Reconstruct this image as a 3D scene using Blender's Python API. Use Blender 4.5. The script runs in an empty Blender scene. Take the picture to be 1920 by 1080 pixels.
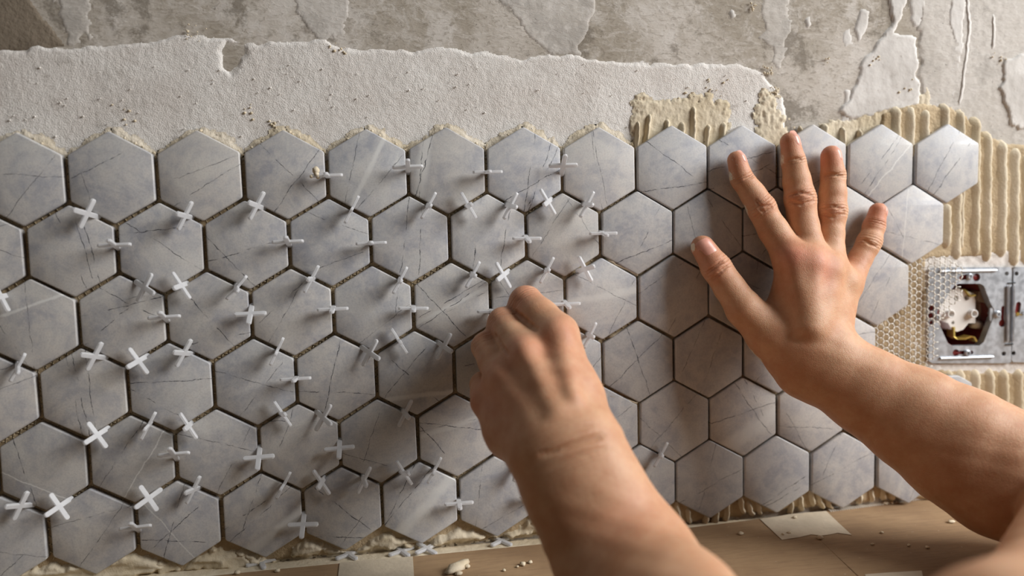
import bpy, bmesh, math, random
import numpy as np
from mathutils import Vector, Matrix
try:
    import openvdb as vdb
except ImportError:
    import pyopenvdb as vdb

random.seed(7)
RNG = np.random.default_rng(11)
SC = bpy.context.scene
COL = SC.collection

# ------------------------------------------------------------------ camera
PITCH = 0.054                      # metres between tile centres along a row
RM = np.array([[0.98812542, -0.02804301, 0.15106868],
               [-0.04006385, -0.99621614, 0.0771252],
               [0.14833423, -0.08226176, -0.98551]])      # camera right / down / forward, wall frame (x, up, out)
CAML = np.array([4.34285491, -0.7178713, 9.59603135])
FPX = 1400.0
ZC = 0.90                          # top of the counter
Z0 = ZC + 4.99 * PITCH


def l2w(a):                        # wall frame in pitches -> world metres (wall faces -Y)
    return np.array([a[0] * PITCH, -a[2] * PITCH, a[1] * PITCH + Z0])


def d2w(a):
    return np.array([a[0], -a[2], a[1]])


CAM = l2w(CAML)
RIGHT, DOWN, FWD = d2w(RM[0]), d2w(RM[1]), d2w(RM[2])

cam_data = bpy.data.cameras.new("camera")
cam = bpy.data.objects.new("camera", cam_data)
COL.objects.link(cam)
cam_data.sensor_width = 36.0
cam_data.lens = FPX / 1920 * 36
cam_data.clip_start = 0.01
m = Matrix.Identity(4)
for r in range(3):
    m[r][0], m[r][1], m[r][2], m[r][3] = RIGHT[r], -DOWN[r], -FWD[r], CAM[r]
cam.matrix_world = m
cam_data.dof.use_dof = True
cam_data.dof.focus_distance = 0.515
cam_data.dof.aperture_fstop = 2.6
SC.camera = cam

# ------------------------------------------------------------------ light
world = bpy.data.worlds.new("world")
SC.world = world
world.use_nodes = True
bg = world.node_tree.nodes["Background"]
bg.inputs[0].default_value = (1.0, 0.94, 0.88, 1)
bg.inputs[1].default_value = 0.06


def area(name, loc, target, sx, sy, power, col):
    d = bpy.data.lights.new(name, 'AREA')
    d.shape = 'RECTANGLE'
    d.size, d.size_y, d.energy, d.color = sx, sy, power, col
    o = bpy.data.objects.new(name, d)
    o.location = loc
    o.rotation_euler = (Vector(target) - Vector(loc)).to_track_quat('-Z', 'Y').to_euler()
    COL.objects.link(o)
    return o


# daylight through a window to the right of the worktop
area("window_light", (1.80, -0.68, 1.92), (0.35, 0.0, 1.05), 0.90, 0.95, 44, (0.985, 0.99, 1.0))

SC.view_settings.view_transform = 'Standard'
SC.view_settings.look = 'None'
SC.view_settings.gamma = 1
SC.view_settings.use_curve_mapping = False
SC.view_settings.exposure = 0.14


# ------------------------------------------------------------------ helpers
def ray(px, py):
    d = RIGHT * ((px - 960) / FPX) + DOWN * ((py - 540) / FPX) + FWD
    return d                        # depth along FWD is 1


def U(px, py, h=0.0):               # point h metres in front of the tile faces
    d = ray(px, py)
    t = (-h - CAM[1]) / d[1]
    return CAM + d * t


def UZ(px, py, z):                  # point on a horizontal plane
    d = ray(px, py)
    t = (z - CAM[2]) / d[2]
    return CAM + d * t


def depth(p):
    return float(np.dot(np.asarray(p) - CAM, FWD))


def hash2(ix, iy, seed):
    n = (ix.astype(np.int64) * 374761393 + iy.astype(np.int64) * 668265263 + seed * 982451653) & 0x7fffffff
    n = ((n ^ (n >> 13)) * 1274126177) & 0x7fffffff
    n = ((n ^ (n >> 16)) * 2246822519) & 0x7fffffff
    return (n & 0xffff) / 65535.0


def vnoise(x, y, seed=0):
    ix, iy = np.floor(x), np.floor(y)
    fx, fy = x - ix, y - iy
    fx, fy = fx * fx * (3 - 2 * fx), fy * fy * (3 - 2 * fy)
    a, b = hash2(ix, iy, seed), hash2(ix + 1, iy, seed)
    c, d = hash2(ix, iy + 1, seed), hash2(ix + 1, iy + 1, seed)
    return (a * (1 - fx) + b * fx) * (1 - fy) + (c * (1 - fx) + d * fx) * fy


def fbm(x, y, seed=0, octaves=4):
    s, a, t = 0, 1.0, 0
    for o in range(octaves):
        s = s + a * (vnoise(x * 2 ** o, y * 2 ** o, seed + o * 17) - 0.5)
        t += a
        a *= 0.55
    return s / t * 2


def smooth(a, b, x):
    t = np.clip((x - a) / (b - a), 0, 1)
    return t * t * (3 - 2 * t)


def link(name, me, mat=None, parent=None, shade=True):
    o = bpy.data.objects.new(name, me)
    COL.objects.link(o)
    if mat is not None and len(me.materials) == 0:
        me.materials.append(mat)
    if parent is not None:
        o.parent = parent
    if shade:
        me.polygons.foreach_set("use_smooth", np.ones(len(me.polygons), dtype=bool))
    return o


def mesh_np(name, verts, faces):
    me = bpy.data.meshes.new(name)
    if isinstance(faces, np.ndarray):
        n, k = faces.shape
        me.vertices.add(len(verts))
        me.vertices.foreach_set("co", np.asarray(verts, dtype=np.float32).ravel())
        me.loops.add(n * k)
        me.loops.foreach_set("vertex_index", faces.astype(np.int32).ravel())
        me.polygons.add(n)
        me.polygons.foreach_set("loop_start", np.arange(n, dtype=np.int32) * k)
        me.update(calc_edges=True)
        me.validate()
    else:
        me.from_pydata([tuple(v) for v in verts], [], faces)
        me.update()
    return me


def bm_mesh(name, bm):
    me = bpy.data.meshes.new(name)
    bmesh.ops.recalc_face_normals(bm, faces=bm.faces)
    bm.to_mesh(me)
    bm.free()
    return me


def empty(name, loc=(0, 0, 0), parent=None):
    o = bpy.data.objects.new(name, None)
    o.location = loc
    o.empty_display_size = 0.02
    COL.objects.link(o)
    if parent is not None:
        o.parent = parent
    return o


def tag(o, label, cat, group=None):
    o["label"] = label
    o["category"] = cat
    if group:
        o["group"] = group
    return o


def poly_sd(x, z, poly):            # signed distance, positive inside
    d = np.full(x.shape, 1e9)
    inside = np.zeros(x.shape, bool)
    n = len(poly)
    for i in range(n):
        ax, az = poly[i]
        bx, bz = poly[(i + 1) % n]
        ex, ez = bx - ax, bz - az
        wx, wz = x - ax, z - az
        t = np.clip((wx * ex + wz * ez) / (ex * ex + ez * ez + 1e-12), 0, 1)
        d = np.minimum(d, (wx - ex * t) ** 2 + (wz - ez * t) ** 2)
        c = ((az <= z) & (bz > z)) | ((bz <= z) & (az > z))
        with np.errstate(divide='ignore', invalid='ignore'):
            xi = ax + (z - az) / (ez if ez != 0 else 1e-12) * ex
        inside ^= c & (x < xi)
    d = np.sqrt(d)
    return np.where(inside, d, -d)


def slab(name, poly, base, thick, res, mat, parent, edge=0.002, edge_scale=120, lip=0.002, relief=None, seed=0,
         horizontal=False, holes=()):
    """A skin of plaster or mortar with an uneven outline lying on the wall (depth base in front of the tile faces)
    or, horizontal, on the counter (height base)."""
    P2 = np.array(poly)
    x0, z0 = P2.min(0) - 2 * res
    x1, z1 = P2.max(0) + 2 * res
    nx, nz = int((x1 - x0) / res) + 2, int((z1 - z0) / res) + 2
    gx, gz = np.meshgrid(x0 + np.arange(nx) * res, z0 + np.arange(nz) * res)
    sd = poly_sd(gx, gz, P2)
    for h in holes:
        sd = np.minimum(sd, -poly_sd(gx, gz, np.array(h)))
    sd = sd + edge * 1.4 * fbm(gx * edge_scale, gz * edge_scale, seed, 5)
    mk = smooth(0, lip, sd)
    h = mk * thick
    if relief is not None:
        h = h + relief(gx, gz) * mk
    h = np.where(sd <= 0, -0.0005, h)
    if horizontal:
        V = np.stack([gx, gz, base + h], -1).reshape(-1, 3)
    else:
        V = np.stack([gx, -(base + h), gz], -1).reshape(-1, 3)
    idx = np.arange(nx * nz).reshape(nz, nx)
    keep = sd > -res * 1.2
    k = keep[:-1, :-1] | keep[1:, :-1] | keep[:-1, 1:] | keep[1:, 1:]
    F = np.stack([idx[:-1, :-1], idx[:-1, 1:], idx[1:, 1:], idx[1:, :-1]], -1)[k]
    used = np.unique(F)
    rm = np.full(nx * nz, -1)
    rm[used] = np.arange(len(used))
    me = mesh_np(name, V[used], rm[F])
    return link(name, me, mat, parent)


def wall_poly(pts, h):
    return [tuple(U(a, b, h)[[0, 2]]) for a, b in pts]


def flat_poly(pts, z):
    return [tuple(UZ(a, b, z)[[0, 1]]) for a, b in pts]


def tube(bm, pts, radii, seg=8, cap=True):
    pts = [Vector(p) for p in pts]
    if not hasattr(radii, '__len__'):
        radii = [radii] * len(pts)
    rings = []
    up = None
    for i, p in enumerate(pts):
        t = (pts[min(i + 1, len(pts) - 1)] - pts[max(i - 1, 0)]).normalized()
        if up is None:
            up = t.orthogonal().normalized()
        up = (up - t * up.dot(t)).normalized()
        s = t.cross(up)
        rings.append([bm.verts.new(p + (up * math.cos(2 * math.pi * k / seg) + s * math.sin(2 * math.pi * k / seg)) * radii[i])
                      for k in range(seg)])
    for a, b in zip(rings[:-1], rings[1:]):
        for k in range(seg):
            bm.faces.new((a[k], a[(k + 1) % seg], b[(k + 1) % seg], b[k]))
    if cap:
        bm.faces.new(rings[0][::-1])
        bm.faces.new(rings[-1])


def box(bm, c, sx, sy, sz, mat=None, bev=0.0):
    r = bmesh.ops.create_cube(bm, size=1.0)
    vs = r['verts']
    bmesh.ops.scale(bm, vec=(sx, sy, sz), verts=vs)
    if mat is not None:
        bmesh.ops.transform(bm, matrix=mat, verts=vs)
    bmesh.ops.translate(bm, vec=c, verts=vs)
    if bev:
        es = list({e for v in vs for e in v.link_edges})
        bmesh.ops.bevel(bm, geom=es, offset=bev, segments=2, affect='EDGES', profile=0.5)


# ------------------------------------------------------------------ materials
class NT:
    def __init__(s, name):
        s.m = bpy.data.materials.new(name)
        s.m.use_nodes = True
        s.t = s.m.node_tree
        s.b = s.t.nodes["Principled BSDF"]

    def n(s, typ, **kw):
        nd = s.t.nodes.new(typ)
        for k, v in kw.items():
            setattr(nd, k, v)
        return nd

    def l(s, a, b):
        s.t.links.new(a, b)

    def val(s, sock, v):
        if isinstance(v, bpy.types.NodeSocket):
            s.l(v, sock)
        else:
            sock.default_value = v

    def math(s, op, a, b=None, c=None, clamp=False):
        nd = s.n('ShaderNodeMath', operation=op, use_clamp=clamp)
        s.val(nd.inputs[0], a)
        if b is not None:
            s.val(nd.inputs[1], b)
        if c is not None:
            s.val(nd.inputs[2], c)
        return nd.outputs[0]

    def ramp(s, f, a, b, lo=0.0, hi=1.0):
        nd = s.n('ShaderNodeMapRange', interpolation_type='SMOOTHSTEP')
        s.val(nd.inputs[0], f)
        nd.inputs[1].default_value, nd.inputs[2].default_value = a, b
        nd.inputs[3].default_value, nd.inputs[4].default_value = lo, hi
        return nd.outputs[0]

    def mix(s, f, a, b, blend='MIX'):
        nd = s.n('ShaderNodeMix', data_type='RGBA', blend_type=blend)
        s.val(nd.inputs[0], f)
        s.val(nd.inputs[6], a if isinstance(a, bpy.types.NodeSocket) else (*a, 1))
        s.val(nd.inputs[7], b if isinstance(b, bpy.types.NodeSocket) else (*b, 1))
        return nd.outputs[2]

    def coord(s, scale=(1, 1, 1), kind='Object', loc=(0, 0, 0), rot=(0, 0, 0)):
        tc = s.n('ShaderNodeTexCoord')
        mp = s.n('ShaderNodeMapping')
        mp.inputs[1].default_value = loc
        mp.inputs[2].default_value = rot
        mp.inputs[3].default_value = scale
        s.l(tc.outputs[kind], mp.inputs[0])
        return mp.outputs[0]

    def noise(s, vec, scale, detail=4, rough=0.55, dist=0.0, w=None):
        nd = s.n('ShaderNodeTexNoise')
        if w is not None:
            nd.noise_dimensions = '4D'
            s.val(nd.inputs['W'], w)
        s.l(vec, nd.inputs['Vector'])
        nd.inputs['Scale'].default_value = scale
        nd.inputs['Detail'].default_value = detail
        nd.inputs['Roughness'].default_value = rough
        nd.inputs['Distortion'].default_value = dist
        return nd.outputs['Fac']

    def bump(s, h, strength, dist):
        nd = s.n('ShaderNodeBump')
        nd.inputs['Strength'].default_value = strength
        nd.inputs['Distance'].default_value = dist
        s.l(h, nd.inputs['Height'])
        s.l(nd.outputs[0], s.b.inputs['Normal'])
        return nd

    def attr(s, name, kind='OBJECT'):
        nd = s.n('ShaderNodeAttribute', attribute_type=kind, attribute_name=name)
        return nd


def srgb(r, g, b):
    f = lambda c: (c / 255 / 12.92) if c <= 10 else ((c / 255 + 0.055) / 1.055) ** 2.4
    return (f(r), f(g), f(b))


def mat_plain(name, col, rough=0.5, metal=0.0, var=0.06, scale=60, bump=0.0, bscale=400):
    t = NT(name)
    v = t.coord()
    n = t.noise(v, scale, 5)
    f = t.ramp(n, 0.3, 0.7)
    c = t.mix(f, tuple(max(0, x * (1 - var * 2)) for x in col), tuple(min(1, x * (1 + var * 2)) for x in col))
    t.l(c, t.b.inputs['Base Color'])
    t.b.inputs['Roughness'].default_value = rough
    t.b.inputs['Metallic'].default_value = metal
    if bump:
        t.bump(t.noise(v, bscale, 4), bump, 0.001)
    return t.m


def mat_concrete(light=0.0, name="old_concrete"):
    t = NT(name)
    v = t.coord()
    streak = t.noise(t.coord((60, 60, 150)), 1.0, 6, 0.68, 1.2)
    fine = t.noise(t.coord((220, 220, 430)), 1.0, 4, 0.6, 0.8)
    big = t.noise(v, 9, 6, 0.66, 0.8)
    mid = t.noise(v, 34, 6, 0.72, 0.5)
    spots = t.noise(v, 24, 6, 0.75)
    c = t.mix(t.ramp(big, 0.40, 0.60), srgb(170, 160, 145), srgb(204, 196, 185))
    c = t.mix(t.math('MULTIPLY', t.ramp(mid, 0.50, 0.62), 0.55), c, srgb(222, 216, 208))
    c = t.mix(t.math('MULTIPLY', t.ramp(streak, 0.50, 0.66), 0.55), c, srgb(218, 211, 202))
    c = t.mix(t.math('MULTIPLY', t.ramp(fine, 0.52, 0.68), 0.5), c, srgb(134, 123, 107))
    c = t.mix(t.math('MULTIPLY', t.ramp(spots, 0.53, 0.62), 0.7), c, srgb(124, 115, 102))
    if light:
        c = t.mix(light, c, srgb(212, 207, 200))
    c = t.mix(t.math('MULTIPLY', t.ramp(t.noise(v, 260, 2), 0.70, 0.76), 0.6), c, srgb(92, 84, 72))
    t.l(c, t.b.inputs['Base Color'])
    t.b.inputs['Roughness'].default_value = 0.92
    h = t.math('ADD', t.math('MULTIPLY', streak, 0.8), t.math('MULTIPLY', fine, 0.8))
    t.bump(h, 0.45, 0.0009)
    return t.m


def mat_plaster(name, c1, c2, dirt, grain=900, gb=0.8, dist=0.0006, spots=0.35):
    t = NT(name)
    v = t.coord()
    n = t.noise(v, 26, 5, 0.6)
    g = t.noise(v, grain, 3, 0.6)
    c = t.mix(t.ramp(n, 0.35, 0.65), c1, c2)
    c = t.mix(t.math('MULTIPLY', t.ramp(t.noise(v, 210, 3, 0.7), 0.64, 0.74), spots), c, dirt)
    c = t.mix(t.math('MULTIPLY', t.ramp(t.noise(v, 60, 5, 0.75), 0.58, 0.70), spots * 0.7), c, dirt)
    t.l(c, t.b.inputs['Base Color'])
    t.b.inputs['Roughness'].default_value = 0.93
    t.bump(g, gb, dist)
    return t.m


def mat_tile():
    t = NT("grey_marbled_ceramic")
    tc = t.n('ShaderNodeTexCoord')
    v = tc.outputs['Object']
    oi = t.n('ShaderNodeObjectInfo')
    w = t.math('MULTIPLY', oi.outputs['Random'], 60.0)
    tint = t.attr('tint').outputs['Fac']
    big = t.noise(v, 30, 8, 0.72, 1.0, w)
    mid = t.noise(v, 130, 5, 0.65, 0.3, w)
    fine = t.noise(v, 900, 3, 0.6, 0, w)
    base = t.mix(t.ramp(big, 0.30, 0.70), srgb(166, 168, 176), srgb(210, 209, 205))
    base = t.mix(t.math('MULTIPLY', t.ramp(mid, 0.42, 0.62), 0.6), base, srgb(206, 203, 199))
    base = t.mix(t.math('MULTIPLY', t.ramp(fine, 0.42, 0.68), 0.22), base, srgb(140, 139, 142))
    base = t.mix(t.math('MULTIPLY', t.ramp(t.noise(v, 420, 3, 0.7, 0, w), 0.66, 0.74), 0.4), base, srgb(226, 225, 221))
    base = t.mix(t.attr('warm').outputs['Fac'], base, t.mix(1.0, base, (0.98, 0.945, 0.90), 'MULTIPLY'))
    hsv = t.n('ShaderNodeHueSaturation')
    t.l(base, hsv.inputs['Color'])
    t.l(tint, hsv.inputs['Value'])
    base = hsv.outputs[0]
    sep = t.n('ShaderNodeSeparateXYZ')
    t.l(v, sep.inputs[0])
    wob = t.math('ADD', t.math('MULTIPLY', t.math('SUBTRACT', t.noise(v, 60, 4, 0.65, 0, w), 0.5), 0.0050),
                 t.math('MULTIPLY', t.math('SUBTRACT', t.noise(v, 420, 2, 0.6, 0, w), 0.5), 0.0009))
    ext = t.noise(v, 70, 2, 0.5, 0, w)

    def vein(name):
        a = t.n('ShaderNodeSeparateXYZ')
        t.l(t.attr(name).outputs['Vector'], a.inputs[0])
        d = t.math('ADD', t.math('MULTIPLY', sep.outputs[0], a.outputs[0]), t.math('MULTIPLY', sep.outputs[2], a.outputs[1]))
        return t.math('ABSOLUTE', t.math('ADD', t.math('SUBTRACT', d, a.outputs[2]), wob))
    dw = vein('band')
    bw = t.attr('band_width').outputs['Fac']
    fw = t.math('SUBTRACT', 1.0, t.math('DIVIDE', dw, bw), clamp=True)
    base = t.mix(t.math('MULTIPLY', t.ramp(fw, 0.0, 0.8), 0.6), base, srgb(226, 225, 220))
    for k, nm in enumerate(('vein_a', 'vein_b', 'vein_c', 'vein_d')):
        d = vein(nm)
        f = t.ramp(d, 0.00012, 0.00036, 1.0, 0.0)
        msk = t.ramp(ext, 0.40 + 0.03 * k, 0.47 + 0.03 * k) if k % 2 == 0 else t.ramp(ext, 0.50, 0.58, 1, 0)
        f = t.math('MULTIPLY', f, t.ramp(t.noise(v, 190 + 40 * k, 3, 0.7, 0, w), 0.36, 0.60, 0.25, 1.0))
        base = t.mix(t.math('MULTIPLY', t.math('MULTIPLY', f, msk), t.attr('vein_strength').outputs['Fac']), base, srgb(56, 58, 66))
    t.l(base, t.b.inputs['Base Color'])
    t.l(t.ramp(mid, 0.3, 0.7, 0.38, 0.52), t.b.inputs['Roughness'])
    t.b.inputs['Specular IOR Level'].default_value = 0.5
    t.bump(t.noise(v, 300, 4, 0.6, 0, w), 0.10, 0.0004)
    return t.m


def mat_spacer():
    t = NT("translucent_white_plastic")
    n = t.noise(t.coord(), 160, 3)
    c = t.mix(t.ramp(n, 0.3, 0.7), srgb(234, 234, 235), srgb(243, 243, 243))
    t.l(c, t.b.inputs['Base Color'])
    t.b.inputs['Roughness'].default_value = 0.38
    tr = t.n('ShaderNodeBsdfTranslucent')
    t.l(c, tr.inputs['Color'])
    mx = t.n('ShaderNodeMixShader')
    mx.inputs[0].default_value = 0.5
    t.l(t.b.outputs[0], mx.inputs[1])
    t.l(tr.outputs[0], mx.inputs[2])
    t.l(mx.outputs[0], t.t.nodes['Material Output'].inputs['Surface'])
    return t.m


def mat_skin():
    t = NT("skin")
    v = t.coord()
    flush = t.attr('flush', 'GEOMETRY').outputs['Fac']
    paste = t.attr('paste', 'GEOMETRY').outputs['Fac']
    mott = t.noise(v, 55, 5, 0.65)
    fine = t.noise(v, 420, 4, 0.6)
    c = t.mix(t.ramp(mott, 0.32, 0.68), srgb(197, 147, 112), srgb(210, 166, 131))
    c = t.mix(t.math('MULTIPLY', t.ramp(fine, 0.4, 0.75), 0.22), c, srgb(196, 132, 104))
    c = t.mix(t.math('MULTIPLY', flush, 0.55, clamp=True), c, srgb(208, 112, 92))
    pn = t.noise(v, 480, 5, 0.75)
    pf = t.ramp(t.math('ADD', paste, t.math('MULTIPLY', pn, 0.9)), 1.02, 1.10)
    c = t.mix(pf, c, srgb(226, 216, 196))
    c = t.mix(t.math('MULTIPLY', t.ramp(t.noise(v, 130, 1, 0.4), 0.84, 0.87), 0.4), c, srgb(150, 98, 72))
    t.l(c, t.b.inputs['Base Color'])
    t.b.inputs['Subsurface Weight'].default_value = 0.35
    t.b.inputs['Subsurface Radius'].default_value = (0.0040, 0.0016, 0.0009)
    t.b.inputs['Subsurface Scale'].default_value = 1.0
    t.l(t.ramp(pf, 0, 1, 0.52, 0.95), t.b.inputs['Roughness'])
    t.b.inputs['Specular IOR Level'].default_value = 0.35
    vo = t.n('ShaderNodeTexVoronoi', feature='DISTANCE_TO_EDGE')
    vo.inputs['Scale'].default_value = 900
    t.l(v, vo.inputs['Vector'])
    cells = t.ramp(vo.outputs['Distance'], 0.0, 0.25)
    h = t.math('ADD', t.math('MULTIPLY', cells, 0.13), t.math('MULTIPLY', fine, 0.5))
    ws = t.attr('crease_s', 'GEOMETRY').outputs['Fac']
    ww = t.attr('crease_w', 'GEOMETRY').outputs['Fac']
    ph = t.math('ADD', t.math('MULTIPLY', ws, 2 * math.pi / 0.0021), t.math('MULTIPLY', t.noise(v, 260, 3), 5.0))
    cr = t.math('POWER', t.math('ABSOLUTE', t.math('COSINE', t.math('MULTIPLY', ph, 0.5))), 0.5)
    h = t.math('ADD', h, t.math('MULTIPLY', t.math('MULTIPLY', cr, ww), 1.6))
    t.bump(h, 0.55, 0.0007)
    return t.m


def mat_cardboard():
    t = NT("brown_cardboard")
    v = t.coord()
    fib = t.noise(t.coord((60, 420, 60)), 1.0, 4, 0.6)
    big = t.noise(v, 11, 4)
    wv = t.n('ShaderNodeTexWave', wave_type='BANDS', bands_direction='X')
    wv.inputs['Scale'].default_value = 52
    wv.inputs['Distortion'].default_value = 0.6
    t.l(t.coord(rot=(0, 0, 0.25)), wv.inputs['Vector'])
    c = t.mix(t.ramp(big, 0.35, 0.65), srgb(143, 114, 82), srgb(163, 134, 99))
    c = t.mix(t.math('MULTIPLY', t.ramp(fib, 0.4, 0.7), 0.35), c, srgb(122, 96, 72))
    c = t.mix(t.math('MULTIPLY', t.ramp(t.noise(v, 300, 3, 0.7), 0.66, 0.74), 0.5), c, srgb(206, 190, 168))
    t.l(c, t.b.inputs['Base Color'])
    t.b.inputs['Roughness'].default_value = 0.85
    t.bump(t.math('ADD', t.math('MULTIPLY', wv.outputs['Fac'], 0.12), fib), 0.25, 0.0008)
    return t.m


def mat_steel():
    t = NT("galvanised_steel")
    v = t.coord()
    n = t.noise(v, 160, 4, 0.6)
    vo = t.n('ShaderNodeTexVoronoi')
    vo.inputs['Scale'].default_value = 150
    t.l(v, vo.inputs['Vector'])
    c = t.mix(t.ramp(n, 0.3, 0.7), srgb(182, 187, 193), srgb(204, 208, 213))
    vr = t.n('ShaderNodeSeparateColor')
    t.l(vo.outputs['Color'], vr.inputs[0])
    c = t.mix(t.math('MULTIPLY', vr.outputs[0], 0.16), c, srgb(160, 167, 176))
    t.l(c, t.b.inputs['Base Color'])
    t.b.inputs['Metallic'].default_value = 0.6
    t.l(t.ramp(n, 0.3, 0.7, 0.34, 0.52), t.b.inputs['Roughness'])
    return t.m


M_CON = mat_concrete()
M_PLAST = mat_plaster("rough_white_plaster", srgb(228, 221, 213), srgb(239, 234, 227), srgb(152, 142, 130), 1300, 0.9, 0.0006, 0.5)
M_PATCH = mat_plaster("smooth_white_plaster", srgb(206, 201, 194), srgb(226, 222, 216), srgb(150, 142, 132), 500, 0.3, 0.0006, 0.45)
M_GREYP = mat_concrete(0.55, "skimmed_concrete")
M_DARKP = mat_plaster("damp_dark_concrete", srgb(118, 106, 90), srgb(140, 127, 110), srgb(92, 82, 68), 420, 0.6, 0.0008, 0.6)
M_ADH = mat_plaster("beige_tile_adhesive", srgb(206, 190, 160), srgb(222, 209, 184), srgb(170, 150, 120), 700, 0.5, 0.0006, 0.3)
M_FRINGE = mat_plaster("adhesive_stained_plaster", srgb(214, 199, 172), srgb(228, 217, 198), srgb(176, 158, 130), 900, 0.7, 0.0006, 0.3)
M_BED = mat_plaster("drying_adhesive_bed", srgb(172, 150, 116), srgb(196, 175, 142), srgb(120, 100, 74), 500, 0.8, 0.0010, 0.6)
M_TILE = mat_tile()
M_SPACER = mat_spacer()
M_SKIN = mat_skin()
M_CARD = mat_cardboard()
M_STEEL = mat_steel()
M_NET = mat_plain("white_net_plastic", srgb(222, 217, 206), 0.75, 0, 0.04)
M_NETC = mat_plain("adhesive_coated_net", srgb(188, 170, 138), 0.85, 0, 0.1)
M_NAIL = mat_plain("fingernail", srgb(222, 160, 140), 0.32, 0, 0.05, 200)
M_TAPE = mat_plain("masking_tape_paper", srgb(206, 192, 168), 0.8, 0, 0.05, 40, 0.35, 260)
M_WHITE = mat_plain("white_socket_plastic", srgb(232, 228, 222), 0.42, 0, 0.02)
M_BEIGE = mat_plain("beige_socket_plastic", srgb(198, 182, 160), 0.5, 0, 0.03)
M_RED = mat_plain("dark_red_plastic", srgb(120, 26, 22), 0.5, 0, 0.05)
M_BRASS = mat_plain("brass", srgb(206, 178, 96), 0.35, 0.85, 0.05)
M_BLACK = mat_plain("black_plastic", srgb(30, 27, 25), 0.6, 0, 0.05)
M_PAPER = mat_plain("white_paper_edge", srgb(214, 206, 192), 0.85, 0, 0.05, 90)
M_COUNTER = mat_plain("worktop_board", srgb(150, 128, 104), 0.7, 0, 0.05, 12)

H_WALL, H_PLAST, H_BED = -0.0078, -0.0058, -0.0062       # depths behind the tile faces

# ------------------------------------------------------------------ wall
fr_c = U(1818, 592, -0.004)        # middle of the socket frame
HX, HZ = fr_c[0], fr_c[2]
HS = 0.0300                        # half size of the recess for the wall box
WX0, WX1, WZ0, WZ1 = -0.9, 1.6, 0.0, 2.3
yf = -H_WALL
bm = bmesh.new()
xs = [WX0, HX - HS, HX + HS, HX + 0.0715 - HS, HX + 0.0715 + HS, WX1]
zs = [WZ0, HZ - HS, HZ + HS, WZ1]
gv = [[bm.verts.new((x, yf, z)) for x in xs] for z in zs]
gb = [[bm.verts.new((x, yf + 0.12, z)) for x in xs] for z in zs]
for j in range(3):
    for i in range(5):
        if j == 1 and i in (1, 3):
            for (p, q) in (((j, i), (j, i + 1)), ((j, i + 1), (j + 1, i + 1)), ((j + 1, i + 1), (j + 1, i)), ((j + 1, i), (j, i))):
                bm.faces.new((gv[p[0]][p[1]], gv[q[0]][q[1]], gb[q[0]][q[1]], gb[p[0]][p[1]]))
        else:
            bm.faces.new((gv[j][i], gv[j][i + 1], gv[j + 1][i + 1], gv[j + 1][i]))
        bm.faces.new((gb[j][i], gb[j + 1][i], gb[j + 1][i + 1], gb[j][i + 1]))
for j in range(3):
    bm.faces.new((gv[j][0], gv[j + 1][0], gb[j + 1][0], gb[j][0]))
    bm.faces.new((gv[j][5], gb[j][5], gb[j + 1][5], gv[j + 1][5]))
for i in range(5):
    bm.faces.new((gv[0][i], gb[0][i], gb[0][i + 1], gv[0][i + 1]))
    bm.faces.new((gv[3][i], gv[3][i + 1], gb[3][i + 1], gb[3][i]))
wall = link("wall_back", bm_mesh("wall_back", bm), M_CON, None, False)
wall["kind"] = "structure"

bm = bmesh.new()
box(bm, (0.4, -1.2, -0.05), 4.4, 2.6, 0.1)
floor = link("floor", bm_mesh("floor", bm), mat_plain("floor_screed", srgb(120, 112, 102), 0.9, 0, 0.05, 6), None, False)
floor["kind"] = "structure"

# rough plaster band over the tiles
band = [(-420, 150), (-200, 110), (0, 93), (40, 92), (70, 82), (120, 88), (200, 84), (260, 80), (310, 70), (350, 62), (400, 66), (430, 72),
        (470, 80), (520, 75), (560, 75), (610, 72), (640, 90), (700, 93), (800, 92), (900, 92), (960, 106), (1030, 103),
        (1150, 112), (1300, 118), (1390, 121), (1435, 138), (1460, 165), (1478, 200), (1476, 245), (1490, 320), (1180, 330), (0, 370),
        (-420, 400)]
notch = [(408, 92), (425, 76), (452, 84), (456, 100), (440, 118), (432, 140), (414, 132), (416, 112)]
slab("plaster_band", wall_poly(band, H_PLAST), H_WALL, 0.0011, 0.0009, M_PLAST, wall, 0.0030, 80, 0.0030,
     lambda x, z: 0.00020 * fbm(x * 520, z * 520, 5, 2) + 0.00035 * fbm(x * 45, z * 45, 9, 2), 3,
     holes=[wall_poly(notch, H_PLAST)])
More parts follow.
